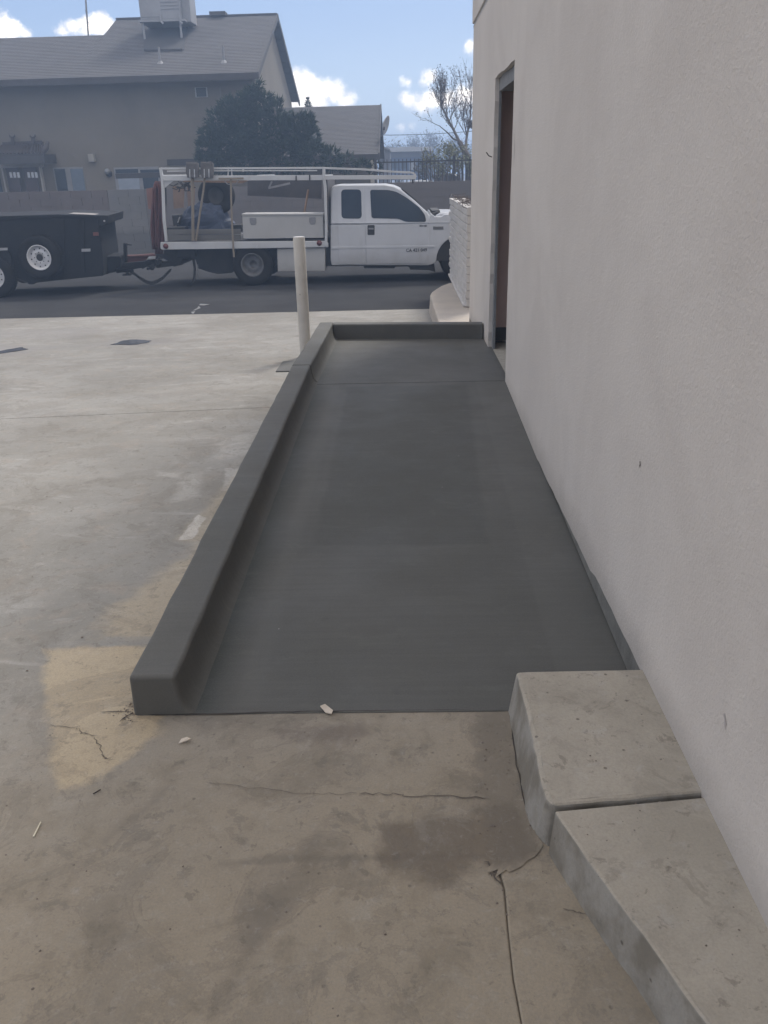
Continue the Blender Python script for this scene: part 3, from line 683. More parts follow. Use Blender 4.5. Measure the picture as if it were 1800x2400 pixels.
def wheel(c, R, rr, wid, parent, rim_m, nm='wheel', holes=0, axis=(0, -1, 0), rimdish=.05):
    """tyre + rim, outer face towards -Y at c"""
    c = Vector(c); B = MB()
    s = wid*.12
    B.lathe(c, [(rr, .01), (rr+.012, 0), (R*.80, -.006), (R-.03, .004), (R-.004, .022), (R, .05), (R, wid-.05), (R-.03, wid), (rr, wid)], 'Y', 40)
    t = B.build('wheel', M_RUB, parent, smooth=True)
    # tread blocks as ribs
    B = MB()
    for i in range(48):
        an = 2*math.pi*i/48; ca, sa = math.cos(an), math.sin(an); r0, r1 = R-.004, R+.008; da = .045
        for y0, y1 in ((.03, wid*.45), (wid*.55, wid-.03)):
            vs = []
            for rr_ in (r0, r1):
                for aa in (an-da, an+da):
                    for y in (y0, y1): vs.append(c+Vector((math.cos(aa)*rr_, y, math.sin(aa)*rr_)))
            B.add(vs, [(4, 5, 7, 6), (0, 4, 6, 2), (1, 3, 7, 5), (0, 1, 5, 4), (2, 6, 7, 3)])
    B.build('tread', M_RUB, t)
    B = MB()
    B.lathe(c, [(rr+.004, .004), (rr, -.004), (rr-.016, .0), (rr-.022, .03), (rr*.80, rimdish+.02), (rr*.62, rimdish), (rr*.34, rimdish-.012), (rr*.30, rimdish+.0), (rr*.28, rimdish+.05), (0, rimdish+.05)], 'Y', 40)
    B.build('rim', rim_m, t, smooth=True)
    if holes:
        B = MB()
        for i in range(holes):
            an = 2*math.pi*(i+.3)/holes; B.disc(c+Vector((math.cos(an)*rr*.72, rimdish+.001, math.sin(an)*rr*.72)), rr*.062)
        for i in range(8):
            an = 2*math.pi*i/8; B.lathe(c+Vector((math.cos(an)*rr*.42, rimdish-.02, math.sin(an)*rr*.42)), [(.009, .02), (.009, 0), (0, 0)], 'Y', 8)
        B.disc(c+Vector((0, rimdish-.014, 0)), rr*.27)
        B.build('rim_holes', M_BLK, t, recalc=False)
    return t

# ------------------------------------------------------------------ pickup truck
TY = 17.2
def c5(u, v): return (660+u/3.606, 360+v/3.606)
def c4(u, v): return (340+u/3.770, 360+v/3.770)
def A5(u, v, Y=TY): return at(*c5(u, v), Y)
def A4(u, v, Y=TY): return at(*c4(u, v), Y)
truck = thing('pickup_truck', (A5(800, 940).x, 18.2, g(18)), 'white flatbed work truck with extended cab, ladder rack and tool box, parked along the fence', 'truck')
ZB = A5(800, 590).z
def lean(p, k=.20):
    p = Vector(p)
    if p.z > ZB: p.y += (p.z-ZB)*k
    return p
CW = 1.95
# lower body with wheel arch
low = [(412, 300+300), (424, 600), (1240, 590), (1262, 500), (1300, 530), (1350, 530), (1375, 512), (1470, 510), (1640, 540), (1700, 600), (1715, 760), (1710, 900), (1690, 905)]
arch_c = (1515, 905); arch_r = 208
arc = [(arch_c[0]+arch_r*math.cos(a), arch_c[1]-arch_r*1.0*math.sin(a)) for a in [R_(x) for x in range(0, 181, 12)]]
low = [(412, 600), (1240, 592), (1262, 506), (1300, 534), (1350, 534), (1375, 514), (1470, 512), (1640, 545), (1700, 600), (1730, 760), (1735, 905)] + arc + [(1290, 930), (1240, 945), (424, 945), (414, 900)]
B = MB(); B.prism([A5(u, v) for u, v in low], (0, CW, 0))
body = B.build('body', M_TRUCK, truck, bevel=.025, seg=3)
gh = [(412, 598), (410, 330), (418, 285), (440, 266), (870, 262), (950, 276), (1000, 300), (1120, 395), (1235, 498), (1262, 540), (1262, 598)]
near_ = [lean(A5(u, v)) for u, v in gh]; far_ = [Vector((p.x, 2*(TY+CW/2)-p.y, p.z)) for p in near_]
B = MB(); n = len(gh); B.v = near_+far_; B.f = [tuple(range(n)), tuple(reversed(range(n, 2*n)))] + [(i, i+n, (i+1) % n+n, (i+1) % n) for i in range(n)]
B.build('cab', M_TRUCK, truck, bevel=.035, seg=3)
hood = [(1300, 522), (1345, 500), (1450, 501), (1600, 515), (1690, 560), (1690, 620), (1300, 620)]
B = MB(); B.prism([A5(u, v, TY+.12) for u, v in hood], (0, CW-.24, 0)); B.build('hood', M_TRUCK, truck, bevel=.03, seg=3)
def flat_panel(uv, off, th, m, name, parent, bev=.004, seg=2):
    P = [lean(A5(u, v)) for u, v in uv]; P = [p+Vector((0, -off, 0)) for p in P]
    return MB().prism(P, (0, th, 0)).build(name, m, parent, bevel=bev, seg=seg)
# doors: lower skins proud of the body, seams left open between them
def round_poly(pts, r=16, k=4):
    out = []; n = len(pts)
    for i in range(n):
        a = Vector(pts[i-1]); b = Vector(pts[i]); c = Vector(pts[(i+1) % n])
        rr = min(r, (a-b).length*.45, (c-b).length*.45)
        p0 = b+(a-b).normalized()*rr; p1 = b+(c-b).normalized()*rr
        for j in range(k+1):
            t = j/k; q = p0*(1-t)**2+b*2*t*(1-t)+p1*t*t; out.append((q.x, q.y))
    return out
rd = flat_panel(round_poly([(478, 600), (704, 600), (712, 932), (484, 934)], 8), .010, .012, M_TRUCK, 'rear_door', truck)
fd = flat_panel(round_poly([(712, 600), (1240, 596), (1246, 760), (1236, 850), (1228, 926), (722, 932)], 8), .010, .012, M_TRUCK, 'front_door', truck)
ruf = flat_panel([(474, 594), (472, 272), (690, 272), (698, 594)], .006, .010, M_TRUCK, 'rear_door_frame', truck, .003)
fuf = flat_panel([(706, 594), (702, 272), (868, 270), (950, 286), (996, 312), (1110, 400), (1222, 515), (1236, 560), (1238, 592)], .006, .010, M_TRUCK, 'front_door_frame', truck, .003)
wr = flat_panel(round_poly([(500, 304), (670, 304), (678, 550), (506, 548)], 34, 6), .012, .010, M_GLASS, 'window', truck, .002)
wf = flat_panel(round_poly([(746, 306), (900, 308), (975, 325), (1060, 375), (1165, 455), (1214, 520), (1222, 578), (1050, 576), (985, 550), (760, 546)], 22, 5), .012, .010, M_GLASS, 'window', truck, .002)
# windscreen and its pillar line
P = [A5(1010, 305, TY+.34), A5(1236, 498, TY+.18)]
B = MB(); B.add([P[0]+Vector((.03, 0, .01)), P[1]+Vector((.03, 0, .01)), P[1]+Vector((.03, CW-.36, .01)), P[0]+Vector((.03, CW-.68, .01))], [(0, 1, 2, 3)])
B.build('windscreen', M_GLASS, truck, recalc=False)
B = MB(); B.tube([A5(1012, 296, TY+.30), A5(1110, 372, TY+.24), A5(1228, 488, TY+.16)], .012, 6); B.build('windscreen_trim', M_BLK, truck)
B = MB(); B.tube([A5(1275, 515, TY+.2), A5(1310, 500, TY+.25), A5(1345, 510, TY+.3)], .03, 8); B.box(A5(1275, 0).x, A5(1345, 0).x, TY+.3, TY+1.6, A5(0, 545).z, A5(0, 519).z); B.build('wiper_cowl', M_BLK, truck)
h_ = MB(); h_.px([c5(u, v) for u, v in round_poly([(726, 604), (786, 604), (786, 688), (726, 688)], 8)], TY-.016, .02); hh = h_.build('door_handle', M_BLK, fd, bevel=.003)
MB().px([c5(u, v) for u, v in ((734, 628), (778, 628), (778, 642), (734, 642))], TY-.03, .012).build('lever', M_GREYM, fd)
M_BADGE = mat('grey_badge', (.14, .14, .145), .4, (.10, .10, .10), 30)
MB().px([c5(u, v) for u, v in ((1280, 616), (1368, 616), (1368, 642), (1280, 642))], TY-.008, .012).build('fender_badge', M_BADGE, truck, bevel=.002)
B = MB()
for u in (1290, 1308, 1326, 1344): B.px([c5(u, 622), c5(u+11, 622), c5(u+11, 636), c5(u, 636)], TY-.0095, .002)
B.build('badge_letters', M_STEELG, truck)
# belt crease and lower crease, thin raised strips
B = MB(); B.prism([A5(414, 586)+Vector((0, -.014, 0)), A5(1440, 578)+Vector((0, -.014, 0)), A5(1440, 583)+Vector((0, -.014, 0)), A5(414, 592)+Vector((0, -.014, 0))], (0, .02, 0))
B.prism([A5(420, 784)+Vector((0, -.016, 0)), A5(1290, 776)+Vector((0, -.016, 0)), A5(1290, 794)+Vector((0, -.016, 0)), A5(420, 806)+Vector((0, -.016, 0))], (0, .02, 0))
B.build('body_crease', M_TRUCK, truck, bevel=.004)
def text(s, p, size, m, name, parent):
    cu = bpy.data.curves.new(name, 'FONT'); cu.body = s; cu.size = size; cu.extrude = .0008; cu.offset = .0012; cu.align_x = 'CENTER'; cu.align_y = 'CENTER'; cu.resolution_u = 3
    t = bpy.data.objects.new('tmp', cu); COL.objects.link(t)
    dg = bpy.context.evaluated_depsgraph_get(); me = bpy.data.meshes.new_from_object(t.evaluated_get(dg)); bpy.data.objects.remove(t)
    me.transform(Matrix.Rotation(R_(90), 4, 'X')); me.materials.clear(); me.materials.append(m)
    o = bpy.data.objects.new(name, me); COL.objects.link(o); o.parent = parent; o.location = Vector(p)-wloc(parent); o['kind'] = 'stuff'; return o
text('CA 421 049', A5(1140, 817, TY-.0175), .085, M_BLK, 'door_lettering', fd)
text('VIN', A5(1200, 606, TY-.014), .06, M_BADGE, 'door_decal', fd) if False else None
B = MB()
for a, b_, h in ((1165, 1186, 12), (1188, 1200, 9), (1204, 1226, 13)): B.px([c5(a, 610-h/2), c5(b_, 608-h/2), c5(b_, 612+h/2), c5(a, 612+h/2)], TY-.014, .004)
B.build('door_decal', M_BADGE, fd)
# wheels
pf = A5(1512, 905); gz = g(17.2)
wheel((pf.x, TY+.05, gz+.40), .40, .215, .25, truck, M_STEELG)
pr = A4(957, 1040); wheel((pr.x, TY-.06, gz+.395), .395, .225, .24, truck, M_STEELG, rimdish=.11)
for x in (pf.x, pr.x):
    wheel((x, TY+CW-.2, gz+.40), .40, .215, .25, truck, M_STEELG)
# chassis, rocker shadow parts, exhaust, mudflap
B = MB()
B.prism([A4(u, v, TY+.35) for u, v in ((165, 845), (1180, 835), (1640, 830), (1640, 900), (1160, 930), (1130, 1010), (800, 1020), (770, 1055), (640, 1065), (560, 1045), (470, 1015), (445, 935), (330, 940), (315, 985), (250, 1000), (225, 960), (165, 930))], (0, 1.4, 0))
B.build('chassis', M_BLK, truck, bevel=.01)
B = MB(); B.prism([A5(u, v, TY+.12) for u, v in ((380, 700), (420, 700), (430, 930), (1290, 930), (1300, 1000), (1240, 985), (1085, 980), (1075, 955), (960, 955), (955, 970), (700, 970), (690, 950), (370, 952))], (0, 1.6, 0))
B.build('underside', M_BLK, truck, bevel=.01)
B = MB(); B.prism([(p.x, p.y, p.z) for p in [A5(arch_c[0]+arch_r*1.01*math.cos(a), arch_c[1]-arch_r*1.01*math.sin(a), TY+.03) for a in [R_(x) for x in range(0, 181, 15)]]], (0, .55, 0))
B.build('wheel_well', M_BLK, truck)
# flat bed: deck, side rail, boxes
bw0 = TY-.10; BWID = 2.25
dk = MB(); dk.px([c4(*q) for q in ((135, 783), (1600, 772), (1618, 790), (1618, 828), (152, 850), (135, 840))], bw0, .05); dk.build('deck_rail', M_RACK, truck, bevel=.008)
a = A4(140, 782, bw0); b_ = A4(1612, 780, bw0)
MB().box(a.x, b_.x, bw0+.05, bw0+BWID, a.z-.09, a.z-.02).build('deck', M_BLK, truck)
MB().box(a.x, b_.x, bw0+BWID-.05, bw0+BWID, a.z-.15, a.z).build('deck_rail', M_RACK, truck)
for q in ((183, 818), (1540, 790)):
    c = A4(*q, bw0); MB().lathe(c, [(.052, .0), (.05, -.012), (0, -.02)], 'Y', 20).build('marker_light', M_LENS, truck, smooth=True)
tb = MB(); tb.px([c4(*q) for q in ((858, 543), (1572, 540), (1578, 745), (868, 750))], bw0+.06, .5); tbo = tb.build('tool_box', M_BOXW, truck, bevel=.008)
tl = MB(); tl.px([c4(*q) for q in ((853, 531), (1576, 528), (1576, 545), (855, 548))], bw0+.045, .53); tl.build('lid', M_BOXW, tbo, bevel=.004)
for q in ((955, 600), (1480, 595)):
    c = A4(*q, bw0+.06); B = MB(); B.prism([c+Vector((x, -.008, z)) for x, z in ((-.065, .07), (.065, .07), (.065, -.02), (.04, -.065), (-.04, -.065), (-.065, -.02))], (0, .01, 0)); B.build('latch', M_GREYM, tbo, bevel=.004)
ub = MB(); ub.px([c4(*q) for q in ((1166, 838), (1590, 833), (1590, 1038), (1172, 1042))], bw0+.05, .5); ub.build('under_box', M_BOXW, truck, bevel=.012)
# rack
def rail(pts, w, h, name='rack_rail', Y=bw0+.02, m=M_RACK):
    B = MB()
    for i in range(len(pts)-1): B.bar(at(*pts[i], Y), at(*pts[i+1], Y), w, h)
    return B.build(name, m, truck, bevel=.004)
for Y in (bw0+.02, bw0+BWID-.06):
    rail([c4(150, 218), c4(1580, 212)], .05, .09, Y=Y); rail([c4(1580, 212), c5(1135, 200)], .05, .075, Y=Y)
    rail([c4(140, 133), c4(1580, 127)], .03, .035, Y=Y)
    rail([c4(600, 152), c4(1520, 150)], .03, .022, Y=Y)
    rail([c4(195, 156), c4(370, 154)], .03, .026, Y=Y)
    rail([c5(345, 122), c5(700, 134), c5(920, 152), c5(1100, 161), c5(1122, 170), c5(1135, 200)], .035, .035, Y=Y)
    rail([c4(136, 124), c4(152, 218), c4(158, 300), c4(168, 590), c4(190, 775)], .05, .065, 'rack_post', Y=Y)
    rail([c4(1580, 118), c4(1580, 232)], .05, .10, 'rack_post', Y=Y); rail([c4(1583, 228), c4(1592, 300), c4(1600, 600), c4(1600, 815)], .05, .085, 'rack_post', Y=Y)
    rail([c4(735, 135), c4(732, 212)], .02, .014, 'rack_stake', Y=Y); rail([c4(765, 135), c4(768, 212)], .02, .014, 'rack_stake', Y=Y); rail([c4(866, 128), c4(866, 160)], .03, .05, 'rack_stake', Y=Y)
for u in (150, 1000, 1575):
    p0 = A4(u, 200, bw0+.03); MB().bar(p0, p0+Vector((0, BWID-.1, 0)), .05, .05).build('rack_crossbar', M_RACK, truck)
p0 = at(*c5(1128, 200), bw0+.03); MB().bar(p0, p0+Vector((0, BWID-.1, 0)), .04, .05).build('rack_crossbar', M_RACK, truck)
B = MB(); B.px([c4(*q) for q in ((150, 225), (260, 232), (170, 305))], bw0+.02, .02); B.build('rack_gusset', M_RACK, truck)
B = MB(); B.px([c5(1100, 215), c5(1118, 215), c5(1116, 252), c5(1102, 252)], bw0+.02, .04); B.build('rack_bracket', M_BLK, truck)
# far side of bed: mesh panel boards, headache board
B = MB(); B.px([c4(*q) for q in ((905, 240), (1560, 236), (1560, 400), (905, 372))], TY+1.9, .02); B.build('rear_board', mat('dark_board', (.06, .06, .065), .8, (.09, .08, .08), 2), truck)
B = MB(); B.box(A4(1585, 0).x, A4(1600, 0).x, bw0+.1, bw0+BWID-.1, A4(0, 780).z, A4(0, 240).z); B.build('headboard', mat('dark_board', (.06, .06, .065)), truck)
for k, (u0, u1, v0, v1) in enumerate(((185, 845, 672, 716), (185, 845, 720, 768))):
    B = MB(); B.px([c4(u0, v0), c4(u1, v0-5), c4(u1, v1-5), c4(u0, v1)], bw0+.05, .03); B.build('side_board', mat('grey_weathered_board', (.15, .15, .145), .9, (.11, .105, .10), 3, stretch=(.3, 1, 2)), truck, bevel=.003)
B = MB(); B.px([c4(330, 236), c4(870, 232), c4(900, 222), c4(905, 240), c4(860, 262), c4(340, 250)], bw0+.3, .12); B.build('rack_board', M_PLY, truck)
for q in ((1335, 195, 240), (1455, 190, 236)):
    B = MB(); B.bar(A4(q[0], q[1], bw0-.01), A4(q[0], q[2], bw0-.01), .02, .045); B.build('rack_strap', M_BLK, truck)
B = MB(); B.tube([A4(700, 236, bw0), A4(725, 268, bw0), A4(760, 275, bw0), A4(800, 270, bw0), A4(828, 234, bw0)], .009, 6); B.build('rack_hook', M_GREYM, truck)
B = MB(); B.tube([A4(180, 300, bw0+.1), A4(183, 420, bw0+.12), A4(172, 560, bw0+.08)], .02, 6); B.build('hanging_hose', M_BLK, truck)
B = MB(); B.tube([A4(428, 935, TY+.1), A4(440, 1010, TY+.1), A4(436, 1090, TY+.1), A4(420, 1140, TY+.1), A4(400, 1170, TY+.1)], [.03, .026, .024, .02, .012], 6); B.build('dangling_flap', M_BLK, truck)
B = MB(); B.tube([A4(465, 980, TY+.2), A4(470, 1050, TY+.2), A4(455, 1110, TY+.2)], .008, 6); B.build('dangling_cable', M_GREYM, truck)
# lower rear hitch
B = MB(); B.bar(A4(60, 905, 18.2), A4(330, 900, 18.2), .12, .10); B.bar(A4(100, 985, 18.2), A4(330, 955, 18.2), .1, .12); B.box(A4(160, 0).x, A4(330, 0).x, 17.4, 19.2, A4(0, 935).z, A4(0, 860).z)
B.build('hitch', M_BLK, truck, bevel=.01)

# loose load: each tool and thing on the bed
def tool(pts, r, label, cat, name, head=None, Y=bw0-.03, m=M_HANDLE):
    t = thing(name, A4(*pts[-1], Y), label, cat)
    MB().tube([A4(*q, Y) for q in pts], r, 8).build('handle', m, t)
    return t
t = tool([(418, 215), (420, 420), (424, 770)], .030, 'thick handled broom leaning on the truck side, left of the pair with square grey heads', 'broom', 'push_broom')
def broom_head(t, u0, u1, v0, v1):
    Y = bw0-.12
    B = MB(); B.px([c4(*q) for q in ((u0+4, v0), (u1-6, v0+4), (u1, v1-70), (u1-6, v1), (u0+12, v1), (u0, v1-55))], Y, .10); B.build('head', M_BRUSH, t, bevel=.012)
    B = MB()
    for i in range(26):
        u = u0+6+(u1-u0-12)*i/25; B.bar(A4(u, v0+6, Y+.03+jag(.02)), A4(u+jag(5), v0-jag(6)-3, Y+.03+jag(.02)), .012, .010)
    B.build('bristles', M_BRUSH, t)
    B = MB()
    for u in (u0+32, u0+73): B.px([c4(u, v0+58), c4(u+7, v0+58), c4(u+9, v1), c4(u+2, v1)], Y-.012, .014)
    B.build('clip', M_CHROME, t)
broom_head(t, 358, 472, 80, 212)
t = tool([(527, 215), (515, 330), (480, 560), (450, 770)], .020, 'thin handled broom leaning on the truck side, right of the pair with square grey heads', 'broom', 'push_broom')
broom_head(t, 486, 602, 78, 214)
t = thing('long_pole', A4(785, 915), 'long tan pole with a cross piece hooked on the truck rack at the bed middle', 'pole')
MB().tube([A4(757, 218, bw0-.03), A4(763, 500, bw0-.03), A4(775, 760, bw0-.04), A4(785, 915, bw0-.04)], .019, 8).build('handle', M_HANDLE, t)
MB().bar(A4(650, 222, bw0-.04), A4(870, 218, bw0-.04), .03, .03).build('crosspiece', M_HANDLE, t)
t = thing('shovel', A4(1405, 535), 'orange tan shovel handle standing behind the white tool box', 'shovel')
MB().tube([A4(1442, 318, TY+.6), A4(1405, 540, TY+.6), A4(1385, 680, TY+.6)], .022, 8).build('handle', mat('orange_wood', (.25, .16, .10), .8), t)
B = MB(); B.px([c4(1360, 670), c4(1410, 670), c4(1415, 740), c4(1385, 765), c4(1355, 740)], TY+.6, .02); B.build('blade', M_GREYM, t)
# round reel
c = A4(622, 372, TY+1.0)
t = thing('spare_tyre', c, 'dark round spare tyre hanging in the truck bed behind the broom handles', 'tyre')
B = MB(); B.lathe(c, [(.16, .02), (.18, 0), (.33, -.01), (.37, .04), (.37, .2), (.33, .24), (.16, .24)], 'Y', 32); B.build('tyre', M_RUB, t, smooth=True)
B = MB(); B.lathe(c, [(.165, .03), (.12, .07), (.04, .06), (0, .05)], 'Y', 24); B.build('rim', M_BLK, t, smooth=True)
# blue tarp mound
def mound(name, c, sx, sy, sz, m, label, cat, amp=.18, fold=3.5):
    B = MB(); n, k = 14, 28; c = Vector(c)
    for i in range(n+1):
        ph = math.pi/2*i/n
        for j in range(k):
            th = 2*math.pi*j/k; d = Vector((math.cos(th)*math.cos(ph), math.sin(th)*math.cos(ph), math.sin(ph)))
            r = 1+amp*noise.noise(d*fold+c)
            B.v.append(c+Vector((d.x*sx*r, d.y*sy*r, d.z*sz*r)))
    B.f = [(i*k+j, i*k+(j+1) % k, (i+1)*k+(j+1) % k, (i+1)*k+j) for i in range(n) for j in range(k)]
    return tag(B.build(name, m, smooth=False), label, cat)
c = A4(545, 670, TY+1.0); mound('blue_tarp', (c.x, c.y, c.z-.1), .62, .45, .62, M_BLUE, 'crumpled dark blue tarp heaped on the truck bed', 'tarp')
B = MB()
for (u0, u1, v0, v1) in ((245, 345, 285, 478), (370, 440, 280, 455)): B.px([c4(u0, v0), c4(u1, v0+6), c4(u1-4, v1), c4(u0+8, v1+10)], TY+1.7, .03)
tag(B.build('plywood_scrap', M_PLY), 'reddish brown plywood pieces standing at the far side of the truck bed', 'plywood')
B = MB(); B.px([c4(235, 545), c4(300, 540), c4(290, 630), c4(250, 640)], TY+.6, .3); B.px([c4(190, 655), c4(350, 648), c4(350, 672), c4(190, 676)], TY+.4, .3)
tag(B.build('black_bucket', M_BLK, bevel=.01), 'black bucket and tray on the truck bed at its rear corner', 'bucket')
B = MB(); B.px([c4(300, 560), c4(308, 562), c4(290, 612), c4(284, 610)], TY+.58, .02); tag(B.build('bright_blade', M_CHROME), 'small bright metal blade beside the black bucket on the bed', 'blade')
B = MB(); B.px([c4(750, 630), c4(850, 625), c4(855, 690), c4(760, 690)], TY+.5, .3); tag(B.build('engine_unit', M_BLK, bevel=.02), 'small dark motor unit on the bed left of the white tool box', 'motor')
B = MB()
for i in range(26):
    u, v = random.uniform(290, 420), random.uniform(240, 300); p0 = A4(u, v, TY+random.uniform(.2, .9)); p1 = p0+Vector((jag(.2), jag(.1), jag(.08)-.05)); B.tube([p0, (p0+p1)/2+Vector((0, 0, -.04)), p1], .012, 5)
tag(B.build('hose_tangle', M_BLK), 'tangle of dark hoses and straps hanging from the rack at the bed rear', 'hoses')
B = MB(); B.bar(A4(1090, 305, TY+1.6), A4(1280, 262, TY+1.6), .03, .04); B.bar(A4(1095, 300, TY+1.6), A4(1120, 245, TY+1.6), .03, .03); tag(B.build('metal_bracket', M_GREYM), 'grey metal angle bracket hung on the dark board of the bed', 'bracket')
# red hoses at the rear of the truck
t = thing('red_hose_bundle', A4(110, 900, TY+.1), 'bundle of faded red hoses hanging down the rear post of the truck', 'hose')
for i in range(11):
    u = 72+8*i; pts = []
    for j in range(9):
        f = j/8; v = 245+f*(640 if i > 3 else 600); uu = u+(u-112)*.25*math.sin(f*3.1) + 6*math.sin(f*7+i)
        if f < .12: uu = 112+(u-112)*(.35+f*5.4)
        pts.append(A4(uu, v, TY+.02+.03*(i % 3)))
    MB().tube(pts, .024, 6).build('hose', M_RED, t, smooth=True)
B = MB(); B.px([c4(10, 310), c4(62, 300), c4(72, 495), c4(30, 490)], TY+.5, .03); tag(B.build('plywood_sheet', mat('dull_red_panel', (.24, .12, .10), .8, (.2, .11, .09), 3)), 'dull red brown sheet standing behind the hanging red hoses', 'plywood')

# ------------------------------------------------------------------ dump trailer
TP = Vector((-5.6, 16.3, 0)); TD = Vector((1, .17, 0)).normalized(); TN = Vector((TD.y, -TD.x, 0))   # near side plane, normal towards camera
def T3(u, v, off=0):   # crop of the lower left
    return on_plane(u/3.190, 360+v/3.190, TP+TN*off, TN)
def T5(u, v, off=0): return on_plane(u/5.925, 480+v/5.925, TP+TN*off, TN)
back = -TN
c = T5(760, 1040)
trailer = thing('dump_trailer', (c.x, c.y+1, g(16.5)), 'black dump trailer with a white rimmed spare wheel, hitched behind the white truck', 'trailer')
EX = -1500
B = MB(); B.prism([T5(u, v) for u, v in ((EX, 215), (0, 175), (400, 160), (900, 138), (1240, 158), (1368, 160), (1372, 290), (1430, 720), (1438, 985), (800, 1050), (480, 1085), (470, 1106), (400, 1106), (380, 1090), (230, 1035), (150, 990), (EX, 1080))], back*2.05)
B.build('box', M_TRAIL, trailer, bevel=.015)
B = MB(); B.prism([T5(u, v, .03) for u, v in ((EX, 205), (0, 158), (800, 132), (1500, 148), (1495, 262), (1375, 300), (1370, 192), (900, 172), (0, 205), (EX, 240))], back*2.1)
B.build('top_flange', M_TRAIL, trailer, bevel=.008)
for u in (-900, -450, 840, 1120):
    B = MB(); B.prism([T5(u, 200, .03), T5(u+46, 200, .03), T5(u+60, 960, .03), T5(u+14, 965, .03)], back*.04); B.build('side_rib', M_TRAIL, trailer, bevel=.004)
B = MB(); B.prism([T5(950, 122, -.1), T5(1180, 130, -.1), T5(1420, 146, -.1), T5(1200, 152, -.1)], back*.5); B.build('tarp_edge', mat('pale_tarp', (.30, .28, .27), .8), trailer)
for q in ((-20, 595, 105, 635), (1132, 608, 1255, 652)):
    B = MB(); B.prism([T5(q[0], q[1]+4, .036), T5(q[2], q[1], .036), T5(q[2], q[3]-4, .036), T5(q[0], q[3], .036)], back*.008); B.build('reflector_strip', mat('silver_reflector', (.34, .35, .37), .4), trailer)
B = MB(); B.prism([T5(1290, 382, .02), T5(1365, 380, .02), T5(1368, 428, .02), T5(1294, 432, .02)], back*.03); B.build('side_marker', mat('dim_red_marker', (.16, .05, .04), .5), trailer)
c = T5(1447, 224, .045); B = MB(); B.lathe(c, [(.018, .01), (.016, -.004), (0, -.006)], 'Y', 12); B.build('bolt', M_CHROME, trailer)
c = T5(540, 735, .20); ws = wheel(c, .395, .225, .20, trailer, M_STEELW, holes=10, rimdish=.045)
c = T5(-95, 1060, .12); wheel((c.x, c.y, g(16)+.39), .39, .22, .22, trailer, M_STEELW, holes=10)
wheel((c.x-.95, c.y-.16, g(15.8)+.39), .39, .22, .22, trailer, M_STEELW, holes=10)
B = MB(); B.prism([T5(u, v, .1) for u, v in ((EX, 620), (100, 640), (150, 700), (200, 1010), (380, 1088), (300, 1088), (130, 1010), (90, 760), (EX, 740))], back*.3); B.build('fender', M_TRAIL, trailer, bevel=.01)
# tongue, pump box, jack, chains
def T2(u, v, off=-.9): return on_plane(240+u/6.9125, 480+v/6.9125, TP+TN*off, TN)
B = MB(); B.prism([T2(u, v, -.5) for u, v in ((-20, 850), (120, 835), (280, 832), (300, 860), (300, 1010), (230, 1030), (220, 1060), (90, 1120), (0, 1135), (-30, 1140))], back*.9); B.build('pump_box', M_TRAIL, trailer, bevel=.012)
B = MB(); B.bar(T2(-20, 1020, -.5), T2(700, 960, -1.0), .08, .12); B.bar(T2(-20, 1080, -1.9), T2(700, 960, -1.2), .08, .12); B.bar(T2(420, 980, -.95), T2(900, 930, -1.1), .09, .11)
B.bar(T2(230, 1080, -.7), T2(500, 1060, -.9), .05, .06); B.build('tongue', M_TRAIL, trailer, bevel=.006)
B = MB(); B.bar(T2(330, 830, -1.05), T2(850, 818, -1.25), .25, .03); B.bar(T2(300, 895, -1.05), T2(850, 855, -1.25), .2, .16); B.build('red_drawbar_box', M_RED, trailer, bevel=.01)
B = MB(); B.bar(T2(370, 625, -.85), T2(378, 1010, -.85), .06, .07); B.bar(T2(330, 1135, -.85), T2(470, 1130, -.85), .16, .02); B.bar(T2(395, 1000, -.85), T2(405, 1135, -.85), .05, .05)
B.bar(T2(375, 640, -.85), T2(475, 652, -.85), .02, .018); B.build('jack', M_TRAIL, trailer, bevel=.004)
B = MB(); B.prism([T2(u, v, -.9) for u, v in ((740, 850), (855, 848), (852, 878), (712, 888))], back*.2); B.build('coupler_plate', M_CHROME, trailer)
B = MB()
for i in range(22):
    p0 = T2(random.uniform(690, 960), random.uniform(900, 1060), -1.05+jag(.1)); B.bar(p0, p0+Vector((jag(.09), jag(.05), jag(.07))), .035, .045)
B.build('coupler', M_BLK, trailer)
def chain(pts, Y0, Y1, nl=30):
    n = len(pts)-1; t = thing('safety_chain', (0, 0, 0), '', ''); return t
ch_pts = [(440, 1085), (520, 1120), (620, 1190), (720, 1245), (800, 1265), (900, 1230), (980, 1180), (1050, 1110), (1110, 1050)]
for k, dz in enumerate((0, -22)):
    root = thing('safety_chain', T2(800, 1265), ('lower' if k else 'upper')+' of the two dark safety chains sagging between trailer tongue and truck', 'chain')
    P = [T2(u, v-dz*math.sin(math.pi*i/8) if k else v-8, -.95-.3*i/8-.05*k) for i, (u, v) in enumerate(ch_pts)]
    B = MB(); N_ = 34
    for i in range(N_):
        f = (i+.5)/N_*8; a = int(f); q = P[a].lerp(P[min(a+1, 8)], f-a); tdir = (P[min(a+1, 8)]-P[a]).normalized()
        up = Vector((0, 1, 0)) if i % 2 else tdir.cross(Vector((0, 1, 0))).normalized()
        ring = [q+tdir*math.cos(an)*.028+up*math.sin(an)*.016 for an in [2*math.pi*j/10 for j in range(11)]]
        B.tube(ring, .006, 5, caps=False)
    B.build('links', M_BLK, root)

